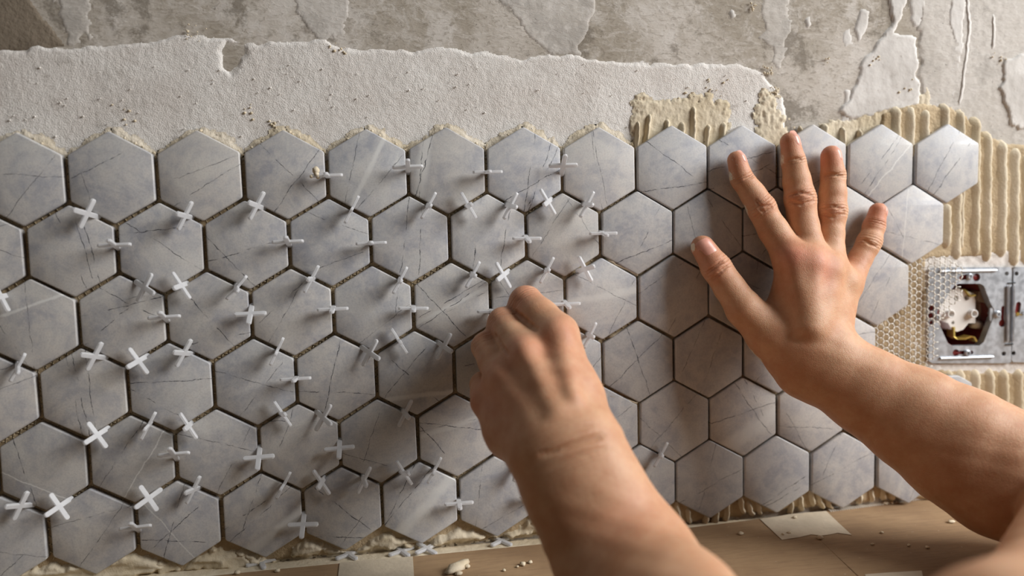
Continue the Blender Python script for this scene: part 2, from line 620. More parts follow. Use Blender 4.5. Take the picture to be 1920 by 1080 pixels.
PATCHES = [
    ("smooth_plaster_patch", [(900, -60), (1135, -60), (1118, 0), (1106, 50), (1085, 88), (1092, 106), (1030, 102), (975, 52)], 0.0003, M_GREYP, 0.003),
    ("smooth_plaster_patch", [(1655, -60), (1705, -60), (1692, 38), (1682, 58), (1716, 72), (1722, 160), (1722, 198), (1650, 214), (1592, 226),
                              (1574, 208), (1600, 160), (1622, 105), (1652, 72), (1668, 40)], 0.0014, M_PATCH, 0.003),
    ("smooth_plaster_patch", [(1614, 14), (1630, 22), (1622, 58), (1610, 82), (1602, 58)], 0.0008, M_PATCH, 0.0015),
    ("smooth_plaster_patch", [(1366, 22), (1374, 16), (1380, 30), (1372, 38)], 0.0006, M_PATCH, 0.0008),
    ("smooth_plaster_patch", [(1508, 36), (1518, 30), (1522, 48), (1512, 56)], 0.0006, M_PATCH, 0.0008),
    ("smooth_plaster_patch", [(1724, -60), (2080, -60), (2080, 520), (1920, 330), (1850, 262), (1790, 222), (1728, 200), (1722, 60)], 0.0008, M_GREYP, 0.004),
    ("smooth_plaster_patch", [(1880, 110), (2080, 90), (2080, 230), (1890, 240), (1872, 170)], 0.0022, M_PATCH, 0.004),
    ("smooth_plaster_patch", [(88, -40), (165, -40), (172, 42), (150, 92), (128, 86), (104, 40)], 0.0003, M_GREYP, 0.005),
    ("smooth_plaster_patch", [(548, -40), (660, -40), (640, 58), (596, 76), (560, 40)], 0.0003, M_GREYP, 0.005),
    ("smooth_plaster_patch", [(1698, -40), (1738, -40), (1736, 30), (1722, 52), (1706, 40)], 0.0008, M_PATCH, 0.003),
    ("smooth_plaster_patch", [(1420, -40), (1482, -40), (1474, 70), (1462, 150), (1448, 130), (1436, 60)], 0.0003, M_GREYP, 0.006),
    ("smooth_plaster_patch", [(1575, 232), (1585, 170), (1596, 172), (1592, 226)], 0.0006, M_PATCH, 0.002),
    ("smooth_plaster_patch", [(1578, 62), (1590, 58), (1596, 82), (1584, 90)], 0.0004, M_PATCH, 0.003),
    ("smooth_plaster_patch", [(1770, -40), (1812, -40), (1806, 80), (1790, 190), (1776, 180), (1786, 80)], 0.0008, M_PATCH, 0.003),
    ("dark_concrete_patch", [(-300, -60), (34, -60), (62, 6), (126, 88), (40, 96), (-300, 120)], 0.0003, M_DARKP, 0.001),
]
for k, (nm, pg, th, mt, eg) in enumerate(PATCHES):
    slab(nm, wall_poly(pg, H_WALL), H_WALL, th, 0.0013, mt, wall, eg, 110, 0.0012,
         lambda x, z, k=k: 0.0005 * fbm(x * 60, z * 25, 20 + k, 3) * (mt is M_PATCH) + 0.0002 * fbm(x * 300, z * 300, 40 + k, 2), 60 + k)

ridge_later = [[(1814, -30), (1819, 60), (1810, 130), (1800, 205)], [(1862, 20), (1866, 60), (1860, 100)]]
# adhesive: thin bed under the tiles and on the bare stretch round the socket
soc = [(1738, 488), (2090, 466), (2090, 694), (1738, 692)]
bed = [(-420, 380), (0, 300), (1180, 292), (1470, 300), (1640, 292), (1652, 212), (1700, 196), (1770, 196), (1812, 214), (1842, 250), (1880, 268),
       (2080, 275), (2080, 1010), (1700, 930), (1250, 985), (700, 1030), (0, 1120), (-420, 1200)]
slab("adhesive_bed", wall_poly(bed, H_BED), H_WALL, 0.0026, 0.0016, M_BED, wall, 0.002, 120, 0.002,
     lambda x, z: 0.0009 * fbm(x * 130, z * 130, 7, 3), 5, holes=[wall_poly(soc, H_BED)])
slab("adhesive_smear", wall_poly([(1192, 290), (1186, 230), (1198, 186), (1260, 190), (1330, 178), (1360, 196), (1366, 240), (1330, 300)], H_PLAST),
     H_PLAST, 0.0003, 0.0008, M_ADH, wall, 0.006, 240, 0.002, lambda x, z: 0.0005 * fbm(x * 420, z * 330, 8, 4), 6)
slab("adhesive_smear", wall_poly([(1416, 290), (1420, 210), (1432, 172), (1452, 170), (1458, 200), (1470, 240), (1500, 290)], H_PLAST),
     H_PLAST, 0.0003, 0.0008, M_ADH, wall, 0.008, 240, 0.002, lambda x, z: 0.0008 * fbm(x * 420, z * 360, 81, 4), 16)
slab("adhesive_smear", wall_poly([(1524, 300), (1540, 232), (1590, 222), (1640, 205), (1680, 160), (1690, 200), (1720, 170), (1745, 160), (1752, 200),
                                  (1800, 205), (1830, 240), (1760, 300)], H_PLAST),
     H_WALL, 0.0010, 0.0008, M_ADH, wall, 0.006, 240, 0.002, lambda x, z: 0.0006 * fbm(x * 420, z * 200, 83, 4), 26)
slab("plaster_surround", wall_poly([(1700, 520), (1735, 476), (1990, 462), (1990, 704), (1760, 706), (1700, 700)], H_BED), H_WALL, 0.0022, 0.0012, M_PLAST, wall,
     0.0025, 140, 0.002, lambda x, z: 0.0006 * fbm(x * 260, z * 260, 31, 3), 33,
     holes=[[(HX - 0.033, HZ - 0.033), (HX + 0.033, HZ - 0.033), (HX + 0.033, HZ + 0.033), (HX - 0.033, HZ + 0.033)],
            [(HX + .0385, HZ - 0.033), (HX + 0.1045, HZ - 0.033), (HX + 0.1045, HZ + 0.033), (HX + .0385, HZ + 0.033)]])


def ridge(name, pts, h0, width, height, parent, mat, seed, up=None, lean=0.0, tip=0.25, plane='wall', rough=1.0):
    """One comb ridge or squeezed bead of adhesive swept along pts (pixels on the wall, unprojected)."""
    W = [Vector(U(a, b, h0)) if plane == 'wall' else Vector(UZ(a, b, h0)) for a, b in pts]
    nrm = Vector((0, -1, 0)) if plane == 'wall' else Vector((0, 0, 1))
    L = [0]
    for a, b in zip(W[:-1], W[1:]):
        L.append(L[-1] + (b - a).length)
    n = max(5, int(L[-1] / 0.0028))
    prof = [(-0.5, 0.0), (-0.40, 0.42), (-0.16, 0.90), (0.0, 1.0), (0.17, 0.86), (0.40, 0.38), (0.5, 0.0)]
    V, F = [], []
    rr = random.Random(seed)
    ph = rr.random() * 50
    for i in range(n + 1):
        s = L[-1] * i / n
        k = max(j for j in range(len(L) - 1) if L[j] <= s + 1e-9)
        f = (s - L[k]) / max(1e-9, L[k + 1] - L[k])
        p = W[k].lerp(W[k + 1], f)
        t = (W[k + 1] - W[k]).normalized()
        sd = t.cross(nrm).normalized()
        if plane == 'wall' and sd.x < 0 or plane != 'wall' and sd.y > 0:
            sd = -sd
        e = min(1, min(s, L[-1] - s) / (width * 0.8 * (0.5 + tip)) + 0.12)
        jit = math.sin(s * 260 + ph) * 0.07 + math.sin(s * 910 + ph * 3) * 0.05
        for q, (a, b) in enumerate(prof):
            n1 = (rr.random() - 0.5) * 0.10 * rough if 0 < q < 6 else 0
            a2 = a * (1.0 if a > 0 or lean < 0.3 else 1.25) + lean * b + (jit + n1 * 0.8) * b * rough
            V.append(p + sd * (a2 * width * (0.45 + 0.55 * e)) + nrm * (max(0.0, b + n1 + jit * 0.6 * b) * height * e - 0.0006))
    m_ = len(prof)
    for i in range(n):
        for q in range(m_ - 1):
            F.append((i * m_ + q, (i + 1) * m_ + q, (i + 1) * m_ + q + 1, i * m_ + q + 1))
    F.append(tuple(range(m_)))
    F.append(tuple(range(n * m_ + m_ - 1, n * m_ - 1, -1)))
    me = mesh_np(name, V, F)
    bm = bmesh.new()
    bm.from_mesh(me)
    bmesh.ops.recalc_face_normals(bm, faces=bm.faces)
    bm.to_mesh(me)
    bm.free()
    return link(name, me, mat, parent)


HB = H_BED - 0.0004
sd_ = 100
for x, yt, yb, w in [(1676, 199, 300, .0062), (1702, 197, 300, .0062), (1729, 203, 300, .0062), (1767, 194, 310, .0056), (1796, 206, 470, .0052),
                     (1824, 219, 483, .0066), (1846, 246, 494, .0066), (1873, 262, 486, .0072), (1897, 274, 503, .0074), (1920, 284, 500, .0074),
                     (1944, 290, 500, .0074), (1970, 290, 500, .0074), (1996, 290, 500, .0074), (1770, 380, 468, .006), (1789, 350, 490, .0066)]:
    xb = x - 2 if yb > 400 else x
    ridge("adhesive_ridge", [(x, yt), (x + random.uniform(-1, 1), (yt + yb) / 2), (xb, yb)], HB, w + 0.0012, 0.0046, wall, M_ADH, sd_, lean=0.40, rough=0.55)
    sd_ += 1
for x, yt, yb in [(1772, 692, 712), (1795, 690, 900), (1822, 690, 900), (1849, 688, 900), (1876, 690, 900), (1903, 689, 900), (1930, 688, 900), (1957, 688, 900)]:
    ridge("adhesive_ridge", [(x, yt), (x + 1, (yt + yb) / 2), (x + 3, yb)], HB, 0.0086, 0.0048, wall, M_ADH, sd_, lean=0.40, rough=0.55)
    sd_ += 1
for x, yt, w in [(1653, 560, .0056), (1679, 530, .0054), (1705, 500, .0056), (1728, 494, .0050), (1628, 640, .005)]:
    ridge("adhesive_ridge", [(x, yt), (x + 1, 620), (x + 2, 735)], HB - 0.001, w, 0.0030, wall, M_ADH, sd_, lean=0.1)
    sd_ += 1
for x, yt, yb, dx in [(1218, 212, 300, -16), (1251, 222, 300, -8), (1277, 227, 300, 2), (1300, 198, 300, -4), (1327, 232, 300, -8), (1356, 228, 300, -12),
                      (1196, 226, 300, -6), (1546, 232, 290, 0), (1580, 238, 300, 0), (1612, 243, 300, -4), (1500, 236, 290, 0)]:
    ridge("adhesive_ridge", [(x, yt), (x + dx * .4, (yt + yb) / 2), (x + dx, yb)], H_PLAST, random.uniform(.0034, .0056), 0.0036, wall, M_ADH, sd_, lean=0.15)
    sd_ += 1
for q_ in ridge_later:
    ridge("plaster_lip", q_, H_WALL, 0.0052, 0.0020, wall, M_PATCH, sd_, lean=-0.3, tip=0.6)
    sd_ += 1
# squeezed beads under the bottom row, right part
for x, y0, y1, dx in [(1250, 948, 972, -3), (1268, 950, 975, 5), (1288, 962, 980, 8), (1345, 960, 984, -10), (1362, 950, 978, -2), (1386, 938, 962, 10), (1402, 950, 965, 12),
                      (1420, 952, 963, 8), (1484, 950, 962, -6), (1500, 938, 958, 2), (1519, 926, 948, 6), (1530, 930, 952, 16), (1548, 942, 952, 14), (1612, 934, 944, -4),
                      (1632, 926, 940, 3), (1652, 922, 936, 5), (1668, 926, 936, 8), (1325, 972, 984, -6)]:
    ridge("adhesive_bead", [(x, y0 - 14), (x + dx * .3, (y0 + y1) / 2), (x + dx, y1 + 2)], H_BED, random.uniform(.0042, .006), 0.0050, wall, M_ADH, sd_, tip=0.4)
    sd_ += 1
# smeared adhesive under the bottom row, left part: folded lips dragged along the wall
for k, (pg, th) in enumerate([([(86, 1052), (160, 1050), (258, 1030), (336, 1060), (250, 1090), (-80, 1110), (-80, 1080), (10, 1078)], .0042),
                              ([(250, 1032), (340, 1060), (412, 1018), (520, 1052), (420, 1072), (300, 1076)], .0044),
                              ([(405, 1018), (470, 1030), (520, 1052), (573, 1002), (640, 1030), (560, 1046), (470, 1058)], .0046),
                              ([(560, 1004), (660, 1036), (718, 992), (800, 1016), (700, 1034), (600, 1040)], .0050),
                              ([(708, 992), (788, 1022), (858, 980), (930, 1006), (840, 1020), (760, 1026)], .0054),
                              ([(850, 980), (930, 1010), (1000, 962), (1062, 950), (1100, 985), (960, 1008)], .0056)]):
    slab("adhesive_fold", wall_poly(pg, H_BED), H_BED, th, 0.0010, M_ADH, wall, 0.003, 150, 0.004,
         lambda x, z, k=k: 0.0024 * (1 - np.abs(fbm(x * 26, z * 150, 300 + k, 2)) * 2.2) + 0.0004 * fbm(x * 300, z * 300, 8, 2) - 0.0012, 400 + k)
# mortar pressed out along the seam between the two tiled stretches
for pts, w, h in [([(1132, 484), (1150, 494), (1175, 504), (1196, 518)], .0040, .0064), ([(1132, 490), (1160, 506)], .0036, .0058),
                  ([(1132, 738), (1150, 742), (1175, 748), (1196, 756)], .0036, .0062), ([(1134, 742), (1165, 754), (1192, 757)], .0036, .0060),
                  ([(1127, 410), (1129, 440), (1131, 476)], .0022, .0058), ([(1195, 290), (1194, 320), (1196, 356)], .0022, .0062),
                  ([(1131, 398), (1160, 384), (1193, 362)], .0020, .0060), ([(922, 530), (923, 550), (924, 568)], .0030, .0060),
                  ([(1130, 660), (1131, 690), (1131, 726)], .0030, .0054), ([(1135, 634), (1160, 622), (1190, 606)], .0024, .0054),
                  ([(1198, 762), (1198, 800), (1199, 828)], .0022, .0052)]:
    ridge("adhesive_bead", pts, H_BED, w, h, wall, M_ADH, sd_, tip=0.3)
    sd_ += 1

# ------------------------------------------------------------------ tiles
TILES = [(0, 0, 36.7, 336.7), (0, 1, 209.1, 333.3), (0, 2, 374.7, 329.8), (0, 3, 535.4, 327.8), (0, 4, 689.6, 324.3), (0, 5, 839.0, 320.0), (0, 6, 983.6, 318.3), (0, 7, 1124.4, 317.0), (0, 8, 1260.8, 314.6), (0, 9, 1392.6, 312.6), (0, 10, 1525.2, 309.7), (0, 11, 1652.3, 308.3), (0, 12, 1777.0, 307.0), (1, -1, -40.5, 477.1), (1, 0, 134.4, 471.3), (1, 1, 302.3, 465.1), (1, 2, 463.3, 459.9), (1, 3, 619.3, 455.1), (1, 4, 769.5, 448.8), (1, 5, 915.9, 443.7), (1, 6, 1057.1, 440.6), (1, 7, 1195.5, 437.4), (1, 8, 1328.1, 433.5), (1, 9, 1457.6, 428.9), (1, 10, 1587.0, 424.4), (1, 11, 1711.6, 420.7), (2, 0, 62.2, 608.9), (2, 1, 230.1, 600.8), (2, 2, 391.7, 593.2), (2, 3, 548.5, 586.2), (2, 4, 700.4, 579.6), (2, 5, 848.2, 572.4), (2, 6, 990.3, 565.9), (2, 7, 1129.0, 560.6), (2, 8, 1263.9, 555.7), (2, 9, 1393.5, 549.5), (2, 10, 1521.9, 544.0), (2, 11, 1645.9, 538.0), (3, -1, -13.6, 747.4), (3, 0, 157.0, 737.2), (3, 1, 320.6, 726.4), (3, 2, 478.5, 717.3), (3, 3, 631.0, 709.1), (3, 4, 779.4, 700.2), (3, 5, 923.5, 692.3), (3, 6, 1062.7, 685.2), (3, 7, 1197.7, 678.7), (3, 8, 1329.6, 671.3), (3, 9, 1457.8, 664.0), (3, 10, 1582.5, 656.2), (4, 0, 82.0, 875.3), (4, 1, 248.2, 862.0), (4, 2, 408.5, 849.3), (4, 3, 562.3, 837.9), (4, 4, 710.8, 827.8), (4, 5, 855.6, 817.7), (4, 6, 995.9, 807.6), (4, 7, 1132.4, 800.4), (4, 8, 1265.6, 790.7), (4, 9, 1394.3, 782.1), (4, 10, 1520.6, 774.9), (4, 11, 1644.2, 767.1), (4, 12, 1766.6, 758.2), (5, -1, 5.0, 1014.3), (5, 0, 173.3, 998.0), (5, 1, 336.1, 982.9), (5, 2, 493.2, 967.6), (5, 3, 643.4, 954.8), (5, 4, 788.5, 943.8), (5, 5, 929.8, 931.9), (5, 6, 1068.2, 921.2), (5, 7, 1202.2, 909.8), (5, 8, 1331.5, 899.4), (5, 9, 1457.4, 890.4), (5, 10, 1581.7, 883.0), (5, 11, 1703.5, 873.8)]
# tint per tile, own grey mixed with painted shading at the dim lower left (1 = middle grey marble); the rest vary a little
TINT = {(0, 3): .97, (0, 4): .96, (0, 5): .93, (0, 6): 1.08, (0, 7): 1.06, (0, 11): .93, (0, 12): 1.03, (1, 3): .95, (1, 4): 1.07, (1, 5): 1.12, (1, 6): .93,
        (1, 11): 1.10, (2, 11): .95, (2, 5): 1.08, (2, 6): .92, (2, 7): 1.05, (3, 4): .90, (3, 7): .86, (3, 6): .97, (3, 5): .9, (4, 0): .82, (4, 1): .80, (4, 4): .9,
        (4, 3): .95, (4, 5): 1.10, (4, 9): 1.05, (5, 2): 1.0, (5, 3): .98, (5, 4): 1.06, (5, 5): .97, (5, 6): .95, (3, 1): .9, (2, 0): .95, (2, 2): .93}
# the strongest veins: tile -> (angle of the line in degrees, offset mm), and pale bands with a width in mm
VEINS = {(0, 3): [(-47, 3), (52, -8)], (2, 1): [(12, 9), (-32, 12), (6, 14), (40, 4)], (2, 2): [(-52, -1), (8, -16)], (3, 0): [(-83, -2), (-88, 4), (-84, -6)],
         (3, 1): [(0, 4), (-35, -14)], (3, 3): [(75, 3), (-6, -10)], (3, 4): [(-45, -4), (48, 6)], (3, 7): [(-72, 0), (42, 2)],
         (4, 5): [(-10, 7), (8, 9), (-52, -14)], (4, 9): [(-55, 9), (14, 3), (-62, 14)], (5, 3): [(-42, 0), (-6, -20), (50, -14)], (5, 2): [(40, 2), (70, 10), (33, 8)],
         (5, 4): [(48, 10), (62, 16)], (4, 0): [(-76, -12)], (4, 1): [(55, 8)], (0, 6): [(70, -12), (28, -12), (60, -14), (80, -4)], (0, 5): [(72, 16), (84, 18)],
         (1, 5): [(78, -12), (82, 8)], (1, 4): [(82, 4), (86, -7)], (1, 0): [(-80, 12), (-78, 8), (-72, 0)], (1, 1): [(-35, 2), (6, 12)], (1, 2): [(-50, -15), (15, -3)],
         (2, 5): [(28, 4), (32, 0), (26, -3), (-50, -8)], (0, 11): [(55, -2), (50, 3)], (0, 12): [(60, 4), (52, -5)], (0, 9): [(15, 4), (-30, 8), (20, -6)],
         (0, 8): [(6, -14), (-36, 4)], (1, 7): [(20, -14), (62, -6)], (5, 9): [(30, -14), (24, -18)], (5, 1): [(72, 4), (-8, -12), (40, 0)]}
BANDS = {(0, 4): (62, 0, 2.6), (0, 5): (80, 17, 6), (4, 0): (-28, -14, 0.6), (4, 1): (58, -8, 0.6), (5, 1): (-55, -8, 0.6), (2, 0): (18, 12, 1.4), (5, 4): (45, -4, 6),
         (3, 4): (4, -16, 2.6), (4, 5): (15, 8, 3), (2, 5): (25, 0, 2), (4, 9): (30, -12, 9), (0, 11): (48, -8, 0.8), (1, 11): (86, 6, 0.6), (2, 7): (8, 2, 4),
         (5, 2): (35, -14, 5)}
first_i = {0: 0, 1: -1, 2: 0, 3: -1, 4: 0, 5: -1}
R_HEX = 0.0513 / math.sqrt(3)


def hex_pts(R, cut=None):
    pts = [(R * math.sin(math.radians(60 * k)), R * math.cos(math.radians(60 * k))) for k in range(6)]
    if cut is None:
        return pts
    out = []
    for (a, b) in zip(pts, pts[1:] + pts[:1]):
        if a[1] <= cut:
            out.append(a)
        if (a[1] <= cut) != (b[1] <= cut):
            f = (cut - a[1]) / (b[1] - a[1])
            out.append((a[0] + (b[0] - a[0]) * f, cut))
    return out


def tile_mesh(cut=None):
    bm = bmesh.new()
    pts = hex_pts(R_HEX, cut)
    f = bm.faces.new([bm.verts.new((x, 0, z)) for x, z in pts])
    ex = bmesh.ops.extrude_face_region(bm, geom=[f])
    vs = [e for e in ex['geom'] if isinstance(e, bmesh.types.BMVert)]
    bmesh.ops.translate(bm, vec=(0, 0.0055, 0), verts=vs)
    bm.edges.ensure_lookup_table()
    side = [e for e in bm.edges if abs(e.verts[0].co.y - e.verts[1].co.y) > 1e-4]
    bmesh.ops.bevel(bm, geom=side, offset=0.0011, segments=2, affect='EDGES', profile=0.5)
    front = [e for e in bm.edges if e.verts[0].co.y < 1e-5 and e.verts[1].co.y < 1e-5]
    bmesh.ops.bevel(bm, geom=front, offset=0.0008, segments=2, affect='EDGES', profile=0.5)
    me = bm_mesh("tile", bm)
    return me


TM = tile_mesh()
TM.materials.append(M_TILE)
TCUT = tile_mesh(0.0215)
TCUT.materials.append(M_TILE)
tile_pos = {}
for (j, i, px, py) in TILES:
    p = U(px, py, 0)
    tile_pos[(j, i)] = p
    o = link("tile", TCUT if (j, i) == (4, 12) else TM, None, wall)
    rr = random.Random(j * 100 + i)
    s = 1.0 if px < 1190 else 1.018
    o.location = (p[0], p[1] + rr.uniform(-0.0003, 0.0004), p[2])
    o.rotation_euler = (math.radians(rr.uniform(-.8, .8)), math.radians(rr.uniform(-.5, .5)), math.radians(rr.uniform(-.8, .8)))
    o.scale = (s, 1, s)
    o["warm"] = float(rr.random())
    o["tint"] = float(TINT.get((j, i), rr.uniform(.89, 1.06)))
    vv = list(VEINS.get((j, i), []))
    o["vein_strength"] = 0.95 if vv else 0.7
    if not vv:
        vv = [(rr.uniform(-90, 90), rr.uniform(-18, 18)), (rr.uniform(-90, 90), rr.uniform(-18, 18))]
    vv += [(0, 300)] * (4 - len(vv))
    for nm, (a, off) in zip(('vein_a', 'vein_b', 'vein_c', 'vein_d'), vv):
        a = math.radians(a)
        o[nm] = [-math.sin(a), math.cos(a), off * 0.001]
    a, off, bw = BANDS.get((j, i), (rr.uniform(-90, 90), 200, 1))
    a = math.radians(a)
    o["band"] = [-math.sin(a), math.cos(a), off * 0.001]
    o["band_width"] = bw * 0.001

# the tiling goes on past the left of the picture
for j in range(6):
    a, b = tile_pos[(j, first_i[j])], tile_pos[(j, first_i[j] + 1)]
    for k in (1, 2, 3):
        p = a + (a - b) * k
        o = link("tile", TM, None, wall)
        o.location = (p[0], p[1], p[2])
        o["warm"], o["tint"], o["vein_strength"], o["band_width"] = random.random(), random.uniform(.9, 1.05), 0.7, 0.001
        o["band"] = [0.0, 1.0, 0.3]
        for nm in ('vein_a', 'vein_b', 'vein_c', 'vein_d'):
            t_ = random.uniform(0, math.pi)
            o[nm] = [-math.sin(t_), math.cos(t_), random.uniform(-.02, .02) if nm < 'vein_c' else 0.3]

# honeycomb net the tiles are glued to: seen in the joints and bare beside the socket
flap = np.array(wall_poly([(1640, 560), (1690, 497), (1722, 482), (1766, 480), (1790, 492), (1807, 506), (1795, 530), (1796, 556), (1778, 580), (1757, 602), (1750, 618),
                           (1752, 664), (1738, 676), (1744, 706), (1722, 712), (1650, 700), (1600, 640)], -0.004))
PN = 0.0053
rn = PN / math.sqrt(3)


def net(bare):
    x0, x1, z0, z1 = -0.09, 0.80, ZC + 0.002, ZC + 0.31
    ni, nj = int((x1 - x0) / (1.5 * rn)) + 1, int((z1 - z0) / PN) + 1
    ii, jj = np.meshgrid(np.arange(ni), np.arange(nj))
    cx = x0 + ii * 1.5 * rn
    cz = z0 + jj * PN + (ii % 2) * PN / 2
    A, B = [], []
    for k in range(3):
        a0, a1 = math.radians(60 * k), math.radians(60 * (k + 1))
        A.append(np.stack([cx + rn * math.cos(a0), cz + rn * math.sin(a0)], -1).reshape(-1, 2))
        B.append(np.stack([cx + rn * math.cos(a1), cz + rn * math.sin(a1)], -1).reshape(-1, 2))
    A, B = np.concatenate(A), np.concatenate(B)
    mid = (A + B) / 2
    lay = np.zeros(len(A), int)
    inhex = np.full(len(A), -1.0)
    second = np.full(len(A), -1.0)
    for p in tile_pos.values():
        dx, dz = np.abs(mid[:, 0] - p[0]), np.abs(mid[:, 1] - p[2])
        s = R_HEX * math.sqrt(3) / 2 - np.maximum(dx, dx * .5 + dz * math.sqrt(3) / 2)
        second = np.maximum(second, np.minimum(inhex, s))
        inhex = np.maximum(inhex, s)
    joint = (inhex < 0.0008) & (second > -0.0036)
    fl = (poly_sd(mid[:, 0], mid[:, 1], flap) > 0) & (inhex < 0.002)
    keep = joint | fl
    keep &= (poly_sd(mid[:, 0], mid[:, 1], np.array(wall_poly(soc, -0.004))) < 0) | fl
    keep &= fl if bare else ~fl
    A, B = A[keep], B[keep]
    nE = len(A)
    wid, th = 0.00036, 0.0004
    d = (B - A) / np.linalg.norm(B - A, axis=1)[:, None]
    n = np.stack([-d[:, 1], d[:, 0]], -1)

    def yy(P):
        front = poly_sd(P[:, 0], P[:, 1], np.array(wall_poly([(1735, 470), (1990, 470), (1990, 700), (1735, 700)], -0.004)))
        out = 1.0 - smooth(0.0, 0.003, np.min([np.hypot(P[:, 0] - p[0], P[:, 1] - p[2]) for p in tile_pos.values()], 0) - R_HEX * 0.92)
        bare = 0.0026 - 0.0022 * smooth(-0.004, 0.002, front) + 0.0004 * np.sin(P[:, 0] * 300)
        return np.where(poly_sd(P[:, 0], P[:, 1], flap) > -0.001, 0.0046 * out + bare * (1 - out), 0.0046)
    ya, yb = yy(A), yy(B)
    quad = []
    for P, y, s in ((A, ya, -1), (B, yb, 1)):
        for sg in (1, -1):
            for dy in (0, th):
                q = P + n * (sg * wid) + d * (s * wid * .5)
                quad.append(np.stack([q[:, 0], y + dy, q[:, 1]], -1))
    V = np.stack(quad, 1).reshape(-1, 3)      # 8 verts per strand
    base = np.arange(nE)[:, None] * 8
    # A+: 0(front)1(back) A-: 2,3  B+: 4,5  B-: 6,7
    f = np.array([[0, 2, 6, 4], [1, 5, 7, 3], [0, 4, 5, 1], [2, 3, 7, 6], [0, 1, 3, 2], [4, 6, 7, 5]])
    F = (base[:, None, :] + f[None]).reshape(-1, 4)
    return mesh_np("backing_net", V, F)


link("backing_net", net(True), M_NET, wall, False)["kind"] = "stuff"
link("backing_net", net(False), M_NETC, wall, False)["kind"] = "stuff"

# crumbs of adhesive along the upper tile edges
def crumbs(name, spots, mat, parent, seed):
    rr = random.Random(seed)
    bm = bmesh.new()
    for (p, r) in spots:
        q = bmesh.ops.create_icosphere(bm, subdivisions=1, radius=r)
        for v in q['verts']:
            v.co = Vector(p) + Vector((v.co.x * rr.uniform(.7, 1.5), v.co.y * rr.uniform(.6, 1.1), v.co.z * rr.uniform(.6, 1.2)))
    o = link(name, bm_mesh(name, bm), mat, parent)
    o["kind"] = "stuff"
    return o


sp = []
rr = random.Random(5)
for (j, i), p in tile_pos.items():
    if j:
        continue
    for sgn in (-1, 1):
        a = np.array([p[0] + sgn * .001, p[2] + R_HEX])
        b = np.array([p[0] + sgn * R_HEX * .87, p[2] + R_HEX * .5])
        nn = np.array([sgn * .5, .87])
        if i < 8:
            wd = 0.0020 if sgn < 0 else 0.0034
            slab("adhesive_smear", [tuple(a - nn * .002), tuple(b - nn * .002), tuple(b + nn * wd * .5), tuple((a + b) / 2 + nn * wd), tuple(a + nn * wd * .7)], H_PLAST,
                 0.0002, 0.0008, M_FRINGE, wall, 0.0026, 170, 0.0022, lambda x, z: 0.0005 * fbm(x * 420, z * 420, 91, 2), 200 + i * 2 + sgn)
        for k in range(5 if (i < 8 and sgn > 0) else 2):
            f = rr.random()
            q = a + (b - a) * f + nn * rr.uniform(0, .0010)
            if vnoise(np.array([q[0] * 110]), np.array([q[1] * 110 + i]), 3)[0] > 0.45:
                sp.append(((q[0], rr.uniform(0.0030, 0.0055), q[1]), rr.uniform(.0004, .0012)))
crumbs("adhesive_crumbs", sp, M_ADH, wall, 9)
# grains and pits on the plaster band
sp = []
for k in range(150):
    px, py = rr.uniform(0, 1440), rr.uniform(120, 300)
    if py > 235 and rr.random() < .5:
        continue
    p = U(px, py, H_PLAST)
    sp.append(((p[0], -H_PLAST + .0002, p[2]), rr.uniform(.0003, .0007)))
crumbs("plaster_grains", sp, M_PLAST, wall, 19)
sp = []
for cx_, cy_, sp_, n_ in ((1438, 134, 12, 16), (1448, 172, 9, 12), (1440, 200, 14, 14), (1548, 110, 6, 5), (1640, 112, 8, 6), (1700, 165, 14, 8), (1880, 110, 16, 8), (1886, 146, 10, 6), (365, 62, 16, 12),
                          (512, 236, 10, 14), (640, 92, 20, 10), (1410, 12, 12, 8), (1330, 165, 30, 10), (250, 210, 30, 6), (470, 210, 20, 6), (1200, 190, 8, 10), (1290, 185, 24, 10)):
    for k in range(n_):
        p = U(cx_ + rr.gauss(0, sp_ * .5), cy_ + rr.gauss(0, sp_ * .5), H_WALL)
        sp.append(((p[0], -H_PLAST + .0005, p[2]), rr.uniform(.0003, .0010)))
crumbs("adhesive_bits", sp, M_ADH, wall, 29)

# ------------------------------------------------------------------ counter, cardboard, tape
CARD_T = 0.0035
bm = bmesh.new()
box(bm, (0.40, -0.2935, ZC - 0.02), 1.9, 0.60, 0.04, None, 0.002)
o = link("worktop", bm_mesh("worktop", bm), M_COUNTER, None, False)
tag(o, "worktop along the tiled wall hidden under brown cardboard", "worktop")
slab("adhesive_ledge", [(-0.5, 0.0062)] + flat_poly([(-420, 1195), (-60, 1130), (500, 1076), (1029, 1026), (1255, 1001), (1490, 968), (1740, 936), (2050, 898)], ZC) + [(1.1, 0.0062)],
     ZC, 0.0022, 0.0014, M_ADH, wall, 0.0006, 120, 0.001, lambda x, y: 0.0005 * fbm(x * 500, y * 500, 51, 3) + 0.0004 * fbm(x * 60, y * 60, 52, 2), 55, horizontal=True)


def flat_prism(name, poly, z, th, mat, parent=None, bev=0.0):
    bm = bmesh.new()
    f = bm.faces.new([bm.verts.new((x, y, z)) for x, y in poly])
    ex = bmesh.ops.extrude_face_region(bm, geom=[f])
    vs = [e for e in ex['geom'] if isinstance(e, bmesh.types.BMVert)]
    bmesh.ops.translate(bm, vec=(0, 0, th), verts=vs)
    return link(name, bm_mesh(name, bm), mat, parent, False)


